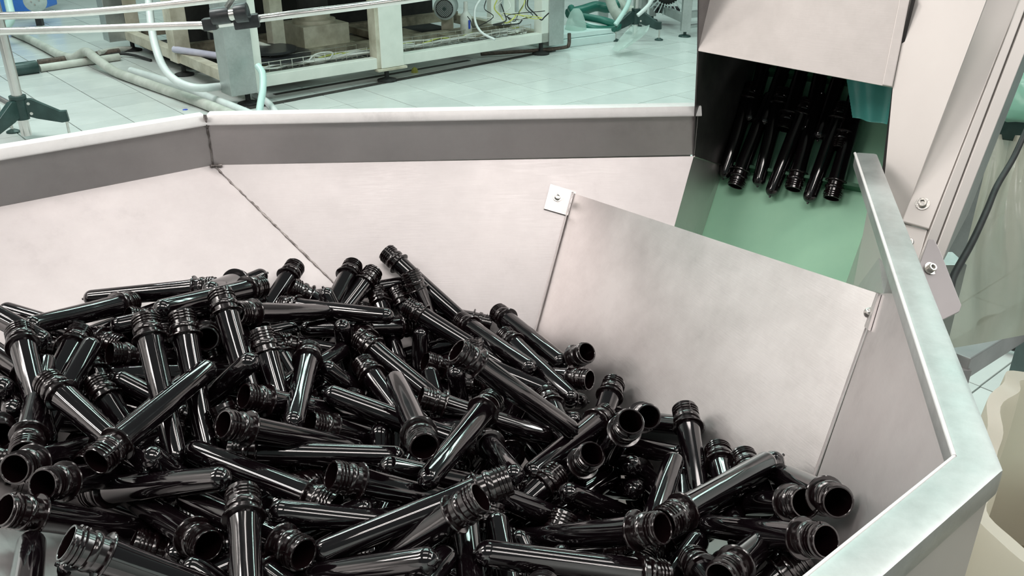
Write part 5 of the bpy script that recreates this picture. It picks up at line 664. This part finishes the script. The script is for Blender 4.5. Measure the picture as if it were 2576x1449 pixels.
c = MB().sweep([at(372, -20, 6.3), at(380, 60, 6.25), at(392, 120, 6.2), at(412, 170, 6.15), at(445, 204, 6.1), at(495, 221, 6.05), at(560, 217, 6.2)], .027, 10, 6).build('drop_hose', 'hose_white', None, smooth=60); tag(c, 'pale grey hose hanging and curving behind the corner post', 'hose')
c = MB().sweep([at(648, 165, 6.0), at(660, 185, 5.98), at(661, 225, 5.95), at(655, 262, 5.9), at(650, 300, 5.85)], .024, 10, 6).build('drop_hose', 'hose_mint', None, smooth=60); tag(c, 'mint coloured hose bending down beside the corner post', 'hose')
c = MB().sweep([onz(640, 240, .03), onz(668, 254, .03), onz(692, 280, .03), onz(705, 305, .03)], .024, 10, 5).build('floor_hose', 'hose_white', None, smooth=60); tag(c, 'white hose end on the floor right of the mint hose', 'hose')
c = MB().cyl(at(438, 124, 6.9), at(560, 142, 6.7), .026, 12).build('lilac_pipe', 'hose_lilac', None, smooth=40); tag(c, 'pale lilac pipe inside the machine frame', 'pipe')

# ================================================================== stands with black tripod feet
def stand(center, turn, height, pole_r, label):
    st = thing('tripod_stand', center, label, 'stand')
    c = Vector(center)
    MB().cyl(c + V(0, 0, .03), c + V(0, 0, height), pole_r, 20).build('pole', 'tube_steel', st, smooth=40)
    hub = MB().lathe([(pole_r, .13), (pole_r + .012, .13), (pole_r + .012, .25), (pole_r + .018, .252), (pole_r + .018, .272), (pole_r, .272)], 20, Matrix.Translation(c)).build('hub', 'dark_teal_plastic', st, smooth=40)
    for k in range(3):
        a = turn + k * 2 * math.pi / 3; d = V(math.cos(a), math.sin(a), 0); s = V(-d.y, d.x, 0)
        pr = [(.03, .15), (.03, .25), (.07, .25), (.215, .165), (.25, .165), (.255, .10), (.215, .095), (.08, .13)]
        vs = [c + d * r + UP * z + s * w for w in (-.018, .018) for r, z in pr]; n = len(pr)
        lg = MB().add(vs, [tuple(range(n)), tuple(range(2 * n - 1, n - 1, -1))] + [(i, (i + 1) % n, n + (i + 1) % n, n + i) for i in range(n)]).build('leg', 'dark_teal_plastic', st, bevel=.004)
        MB().cyl(c + d * .238 + UP * .02, c + d * .238 + UP * .11, .008, 10).build('foot_stem', 'screw_steel', lg, smooth=40)
        MB().lathe([(0, 0), (.04, 0), (.04, .008), (.012, .022), (0, .022)], 18, Matrix.Translation(c + d * .238)).build('foot_pad', 'dark_teal_plastic', lg, smooth=40)
        for r_, z_ in ((.055, .225), (.06, .165)):
            MB().cyl(c + d * r_ + UP * z_ - s * .018, c + d * r_ + UP * z_ - s * .026, .009, 12).build('leg_bolt', 'screw_steel', lg, smooth=40)
    return st
sc1 = onz(70, 352); sc2 = onz(1596, 96)
stand(V(sc1.x, sc1.y, 0), math.radians(16), .95, .030, 'steel pole stand with black tripod feet beside the hopper rim')
stand(V(sc2.x, sc2.y, 0), math.radians(-25), 1.0, .024, 'distant pole stand with black tripod feet beyond the machine')
q = onz(0, 330); c = MB().cyl(V(q.x - .06, q.y + .12, .02), V(q.x - .06, q.y + .12, .95), .028, 16).build('second_pole', 'tube_steel', None, smooth=40); tag(c, 'second steel pole cut off by the left edge', 'pole')
c = MB().cyl(V(sc1.x - .03, sc1.y, .20), V(q.x - .06, q.y + .1, .21), .022, 14).build('cross_tube', 'tube_steel', None, smooth=40); tag(c, 'short horizontal tube joining the two poles at the left', 'tube')
# guide rails with clamps
c = MB().sweep([at(-90, 42, 4.85), at(0, 40, 4.85), at(150, 35, 4.85), at(300, 24, 4.85), at(450, 9, 4.85), at(590, -8, 4.85), at(720, -28, 4.9), at(900, -62, 5.0), at(1150, -120, 5.2)], .0205, 14, 6).build('guide_rail', 'tube_steel', None, smooth=60); tag(c, 'upper curved stainless steel guide rail', 'rail')
c = MB().sweep([at(-90, 80, 4.75), at(0, 79, 4.75), at(150, 75, 4.75), at(300, 70, 4.75), at(450, 65, 4.75), at(540, 61, 4.75), at(650, 47, 4.78), at(760, 33, 4.8), at(900, 16, 4.85), at(1060, -6, 4.9), at(1200, -30, 4.95), at(1420, -80, 5.1)], .0205, 14, 6).build('guide_rail', 'tube_steel', None, smooth=60); tag(c, 'lower curved stainless steel guide rail passing through black clamps', 'rail')
ck = thing('rail_clamp', at(585, 60, 4.72), 'pair of black plastic clamps gripping the lower guide rail', 'clamp')
def blk(a, b, w, h, nm='clamp_jaw', mt='black_plastic'):
    return MB().bar(a, b, w, h).build(nm, mt, ck, bevel=.008, smooth=50)
blk(at(512, 62, 4.72), at(546, 58, 4.72), .065, .062); blk(at(588, 58, 4.72), at(652, 50, 4.74), .06, .068)
MB().cyl(at(533, 42, 4.68), at(580, 36, 4.68), .045, 18).build('clamp_knob', 'black_plastic', ck, bevel=.006, smooth=40)
MB().cyl(at(592, 34, 4.66), at(624, 30, 4.66), .050, 18).build('clamp_knob', 'black_plastic', ck, bevel=.006, smooth=40)
MB().cyl(at(605, 14, 4.66), at(618, 48, 4.66), .035, 8).build('clamp_lever', 'black_plastic', ck, bevel=.006, smooth=40)
MB().cyl(at(558, 40, 4.67), at(600, 34, 4.67), .032, 16).build('clamp_collar', 'screw_steel', ck, smooth=40)
MB().bar(at(560, 34, 4.66), at(585, -4, 4.66), .035, .02).build('clamp_arm', 'screw_steel', ck, bevel=.003)
# blue crate and grey drum at top left
q = onz(10, 52); bc = thing('blue_crate', V(q.x, q.y + .4, 0), 'bright blue plastic crate at the far left', 'crate')
MB().box(V(q.x - .1, q.y + .4, .30), V(.36, 0, 0), V(0, .3, 0), V(0, 0, .24)).build('crate_body', 'blue_plastic', bc, bevel=.02)
MB().box(V(q.x - .1, q.y + .4, .55), V(.39, 0, 0), V(0, .33, 0), V(0, 0, .02)).build('crate_rim', 'blue_plastic', bc, bevel=.008)
for dx in (-.3, .1): MB().cyl(V(q.x + dx, q.y + .15, .0), V(q.x + dx, q.y + .15, .07), .035, 12).build('caster', 'black_rubber', bc, smooth=40)
gq = at(88, 2, 8.9); gm = thing('grey_gearmotor', V(gq.x, gq.y, 0), 'round grey drum end beside the blue crate', 'drum')
fdv = (CC - gq).normalized()
MB().lathe([(0, .0), (.10, 0), (.108, -.006), (.108, -.16), (0, -.16)], 26, frame_M(gq, fdv)).build('drum_body', 'grey_motor', gm, smooth=40)
for dx, dy in ((-.03, .02), (.03, .02), (-.03, -.02), (.03, -.02)): MB().cyl(frame_M(gq, fdv) @ V(dx, dy, 0), frame_M(gq, fdv) @ V(dx, dy, .008), .008, 8).build('drum_bolt', 'screw_steel', gm)
MB().bar(gq - fdv * .1 + V(0, 0, -.1), V(gq.x - fdv.x * .1, gq.y - fdv.y * .1, 0), .06, .05, V(0, 1, 0)).build('drum_leg', 'black_plastic', gm)
c = MB().sweep([at(16, -20, 8.0), at(22, 10, 8.0), at(28, 38, 8.0), at(24, 56, 8.0), at(5, 72, 8.0), at(-30, 80, 8.0)], .036, 10, 5).build('drop_hose', 'hose_mint', None, smooth=60); tag(c, 'mint hose curling in front of the blue crate', 'hose')

# ================================================================== plinth, hoses and frames at the back right
b0_, b1_ = onz(1378, 126), onz(1548, 104); bdv = (b1_ - b0_).normalized(); bnv = V(-bdv.y, bdv.x, 0)
pl = thing('plinth', (b0_ + b1_) / 2, 'low mint white plinth block behind the machine end', 'plinth')
MB().box((b0_ + b1_) / 2 + bnv * .20 + UP * .035, (b1_ - b0_) / 2, bnv * .20, UP * .035).build('plinth_base', 'plinth_white', pl, bevel=.005)
MB().box((b0_ + b1_) / 2 + bnv * .21 + UP * .095, (b1_ - b0_) / 2 * .99, bnv * .19, UP * .022).build('plinth_top', 'plinth_white', pl, bevel=.006)
c = MB().sweep([at(1436, 20, 8.5), at(1448, 36, 8.4), at(1480, 44, 8.35), at(1520, 52, 8.3), at(1556, 66, 8.3), at(1530, 74, 8.3), at(1490, 72, 8.3), at(1462, 62, 8.35), at(1448, 46, 8.4)], .035, 10, 6).build('loop_hose', 'teal_hose', None, smooth=60); tag(c, 'dark green hose looped on the plinth', 'hose')
c = MB().sweep([at(1430, 34, 8.6), at(1465, 26, 8.7), at(1500, 16, 8.8), at(1530, 20, 8.8), at(1555, 8, 8.8)], .05, 9, 5).build('loop_hose', 'teal_hose', None, smooth=60); tag(c, 'darker green hose piled behind the looped hose', 'hose')
cq = at(1448, 86, 8.25); c = MB().lathe([(0, 0), (.10, 0), (.09, .06), (.055, .15), (.03, .18), (0, .18)], 18, Matrix.Translation(V(cq.x, cq.y, .118))).build('plastic_cone', 'haze_film', None, smooth=50); tag(c, 'pale translucent plastic cone on the plinth', 'cone')
def steel_frame(label, posts, bars, extra=None):
    o0 = posts[0][0]; st = thing('steel_frame', V(o0.x, o0.y, 0), label, 'frame')
    for p, w, ht in posts:
        MB().bar(V(p.x, p.y, .05), V(p.x, p.y, ht), w, w, V(0, 1, 0)).build('post', 'frame_steel', st, bevel=.003)
        MB().lathe([(0, 0), (.06, 0), (.055, .012), (.015, .022), (.015, .055), (0, .055)], 16, Matrix.Translation(V(p.x, p.y, 0))).build('levelling_foot', 'dark_teal_plastic', st, smooth=40)
    for a, b, w, h in bars: MB().bar(a, b, w, h).build('beam', 'frame_steel', st, bevel=.003)
    return st
fa = onz(1722, 92); fb = onz(1640, 52); fc = onz(1840, 76); fe = onz(1530, 40)
steel_frame('grey steel machine frame with finned motor beside the chute', [(fa, .085, 1.0), (fb, .07, 1.0), (fc, .07, 1.0)],
            [(V(fa.x, fa.y, .16), V(fb.x, fb.y, .16), .06, .07), (V(fa.x, fa.y, .20), V(fc.x, fc.y, .20), .06, .06), (V(fa.x, fa.y, .09), V(fc.x, fc.y, .09), .04, .03)])
fp = onz(1600, 60); fq = onz(1520, 62)
steel_frame('distant grey steel posts behind the tripod stand', [(onz(1516, 56), .10, 1.1), (onz(1600, 66), .075, 1.1), (onz(1618, 58), .06, 1.1)], [])
# finned motor
mc2 = at(1680, -22, 8.9); fm = thing('finned_motor', V(mc2.x, mc2.y, .1), 'grey motor with radial cooling fins beside the chute', 'motor')
fd2 = (CC - mc2).normalized(); M2 = frame_M(mc2, fd2)
MB().lathe([(0, 0), (.09, 0), (.13, -.03), (.13, -.2), (0, -.2)], 24, M2).build('motor_body', 'dark_interior', fm, smooth=40)
fin = MB().box((0, 0, 0), V(.055, 0, 0), V(0, .006, 0), V(0, 0, .06)).mesh('fin'); fin.materials.append(MATS['grey_motor'])
for k in range(30):
    o = link('fin', fin, None, fm); o.matrix_world = M2 @ Matrix.Rotation(2 * math.pi * k / 30, 4, 'Z') @ Matrix.Translation((.175, 0, -.02))
    o.matrix_parent_inverse = Matrix.Identity(4); o.matrix_basis = Matrix.Translation(-PLOC[fm.name]) @ M2 @ Matrix.Rotation(2 * math.pi * k / 30, 4, 'Z') @ Matrix.Translation((.175, 0, -.02))
MB().bar(mc2 - fd2 * .1 - UP * .20, V(mc2.x - fd2.x * .1, mc2.y - fd2.y * .1, .17), .25, .15, V(0, 1, 0)).build('motor_mount', 'black_plastic', fm)
for k, (pts, r, mt, lab) in enumerate((
    ([at(1590, -20, 8.2), at(1578, 15, 8.2), at(1560, 45, 8.2), at(1548, 62, 8.2)], .022, 'hose_mint', 'mint hose sweeping down to the tripod stand foot'),
    ([at(1528, -20, 8.6), at(1540, 15, 8.6), at(1552, 38, 8.6), at(1562, 48, 8.6)], .05, 'hose_grey', 'thick grey hose bending behind the tripod stand'),
    ([at(1550, -5, 8.9), at(1575, 20, 8.9), at(1600, 30, 8.9)], .045, 'hose_grey', 'grey hose crossing behind the stand pole'),
    ([at(1648, -20, 8.0), at(1635, 8, 8.0), at(1620, 25, 8.0), at(1604, 39, 8.0)], .018, 'hose_white', 'thin pale hose leading down to the stand hub'))):
    c = MB().sweep(pts, r, 10, 5).build('service_hose', mt, None, smooth=60); tag(c, lab, 'hose')
# translucent sheet standing in for a walker's motion blur by the stand
vs = []; fs = []; nu, nv = 14, 18
for j in range(nv + 1):
    for i in range(nu + 1):
        u_, v_ = i / nu, j / nv; wd = 22 + 10 * math.sin(v_ * 3.1); cx = 1612 - 58 * v_ ** 1.3; cy = 62 + 62 * v_
        vs.append(at(cx + (u_ - .5) * wd * 2 * (1 - .35 * v_), cy + 5 * math.sin(u_ * 3.1), 7.75 + .09 * math.cos(u_ * 6.28) + .03 * math.sin(9 * u_ + 7 * v_)))
for j in range(nv):
    for i in range(nu): a_ = j * (nu + 1) + i; fs.append((a_, a_ + 1, a_ + nu + 2, a_ + nu + 1))
c = MB().add(vs, fs).build('blur_wisp', 'haze_film', None, smooth=60); tag(c, 'wisp of white motion blur trailing under the distant stand', 'plastic')

# ================================================================== right hand side: bar, bags, cable, leg beam
rk = thing('bag_rack', at(2570, 900, 2.1) * 1.0, 'dark green metal rack bar holding plastic bags at the right edge', 'rack')
ra = at(2440, 300, 2.0); rb_ = at(2760, 345, 2.0)
MB().bar(ra, rb_, .075, .055).build('rack_bar', 'dark_teal_plastic', rk, bevel=.004)
MB().bar(V(rb_.x, rb_.y, 0), rb_, .06, .06, V(0, 1, 0)).build('rack_post', 'dark_teal_plastic', rk)
def film(name, mat, fn, nu, nv, label, cat):
    vs = [fn(i / nu, j / nv) for j in range(nv + 1) for i in range(nu + 1)]; fs = []
    for j in range(nv):
        for i in range(nu): a_ = j * (nu + 1) + i; fs.append((a_, a_ + 1, a_ + nu + 2, a_ + nu + 1))
    o = MB().add(vs, fs).build(name, mat, None, smooth=70); tag(o, label, cat); return o
def bag_fn(u, v):
    x = 2455 + (2720 - 2455) * u - 95 * v * (1 - u); y = 335 + 15 * u + (545 - 75 * u) * v
    fold = .030 * math.sin(u * 17 + v * 2.0) * (.35 + .65 * (1 - v)) + .016 * math.sin(u * 41 - v * 5) * (1 - v) + .05 * math.sin(v * 3.0) * math.sin(u * 3.1)
    return at(x + 10 * math.sin(v * 7 + u * 5), y, 1.97 - fold - .10 * math.sin(v * 2.6) * u)
film('plastic_bag', 'clear_film', bag_fn, 46, 40, 'large wrinkled translucent plastic bag hanging from the dark rack bar', 'bag')
def gb_fn(u, v):
    t = u * 2 * math.pi
    r = math.sin(math.pi * min(v, .98)) ** .6
    return at(2576, 262, 2.0) + V(.13 * r * math.cos(t) * (1 + .1 * math.sin(3 * t)), .07 * r * math.sin(t), .10 * (1 - 2 * v) * .75 + .008 * math.sin(5 * t + 6 * v))
film('mint_bag', 'mint_film', gb_fn, 36, 18, 'mint green plastic bundle lying on top of the rack bar', 'bag')
c = MB().sweep([at(2600, 290, 1.75), at(2576, 340, 1.72), at(2548, 400, 1.68), at(2508, 468, 1.6), at(2482, 530, 1.5), at(2445, 610, 1.4), at(2400, 692, 1.28), at(2385, 740, 1.2), at(2340, 760, 1.16)], .0055, 8, 6).build('power_cable', 'black_rubber', None, smooth=60); tag(c, 'black cable hanging in front of the translucent bag', 'cable')
la, lb = at(2395, 915, 2.0), at(2700, 730, 2.45)
bm_ = thing('leg_beam', V(la.x, la.y, 0), 'grey slanting steel base beam beneath the hanging bag', 'beam')
MB().bar(la, lb, .07, .055).build('beam_tube', 'bracket_grey', bm_, bevel=.003)
MB().bar(V(lb.x, lb.y, 0), lb, .06, .06, V(0, 1, 0)).build('beam_leg', 'bracket_grey', bm_)
MB().bar(V(la.x, la.y, 0), la, .06, .06, V(0, 1, 0)).build('beam_leg', 'bracket_grey', bm_)
cq = onz(2560, 838, .03); cs = MB().sweep([cq + V(.12 * math.cos(t), .12 * math.sin(t), 0) for t in (0, .8, 1.6, 2.4, 3.2, 4.0, 4.8)], .014, 8, 5).build('floor_cable', 'black_rubber', None, smooth=60); tag(cs, 'loop of black cable on the floor at the right edge', 'cable')
# box with a loose cream liner hanging over its rim
BA = math.radians(32); bh = V(math.sin(BA), math.cos(BA), 0); bs = V(math.cos(BA), -math.sin(BA), 0)
BC = bh * .885 + bs * .20; BHW, BHD, BZ = .185, .175, .915
ob_ = thing('carton', V(BC.x, BC.y, 0), 'pale carton standing at the lower right corner beneath a cream liner', 'box')
for (s_, w_, d_) in ((bs * BHW, bs * .003, bh * BHD), (-bs * BHW, bs * .003, bh * BHD), (bh * BHD, bh * .003, bs * BHW), (-bh * BHD, bh * .003, bs * BHW)):
    MB().box(BC + s_ + UP * BZ / 2, w_, d_, UP * BZ / 2).build('carton_side', 'machine_cream', ob_)
def liner_loop(u, rx, ry, sq=4.0):
    a = 2 * math.pi * u; c, s = math.cos(a), math.sin(a)
    k = (abs(c) ** sq + abs(s) ** sq) ** (-1 / sq)
    p = BC + bs * rx * k * c + bh * ry * k * s
    return p, (bs * c + bh * s), a
def liner_fn(u, v):
    rise = .13 * (1 + .20 * math.sin(2 * math.pi * u * 2 + 2.1) + .08 * math.sin(2 * math.pi * u * 5))
    if v < .45:                     # standing collar
        w = v / .45; p, o, a = liner_loop(u, BHW - .008, BHD - .008)
        z = BZ - .10 + (rise + .10) * w; amp = .003 + .005 * w
    else:                           # folded over, hanging outside
        w = (v - .45) / .55; flare = .006 + .020 * math.sin(w * 2.6)
        p, o, a = liner_loop(u, BHW + flare, BHD + flare)
        z = BZ + rise - (.42 + .08 * math.sin(2 * math.pi * u * 3)) * w; amp = .006
    f = amp * (math.sin(a * 9 + z * 11) * .6 + math.sin(a * 17 - z * 17) * .4)
    return V(p.x, p.y, z) + o * f
film('box_liner', 'cream_film', liner_fn, 150, 46, 'cream translucent plastic liner rising from the carton at the lower right corner', 'liner')
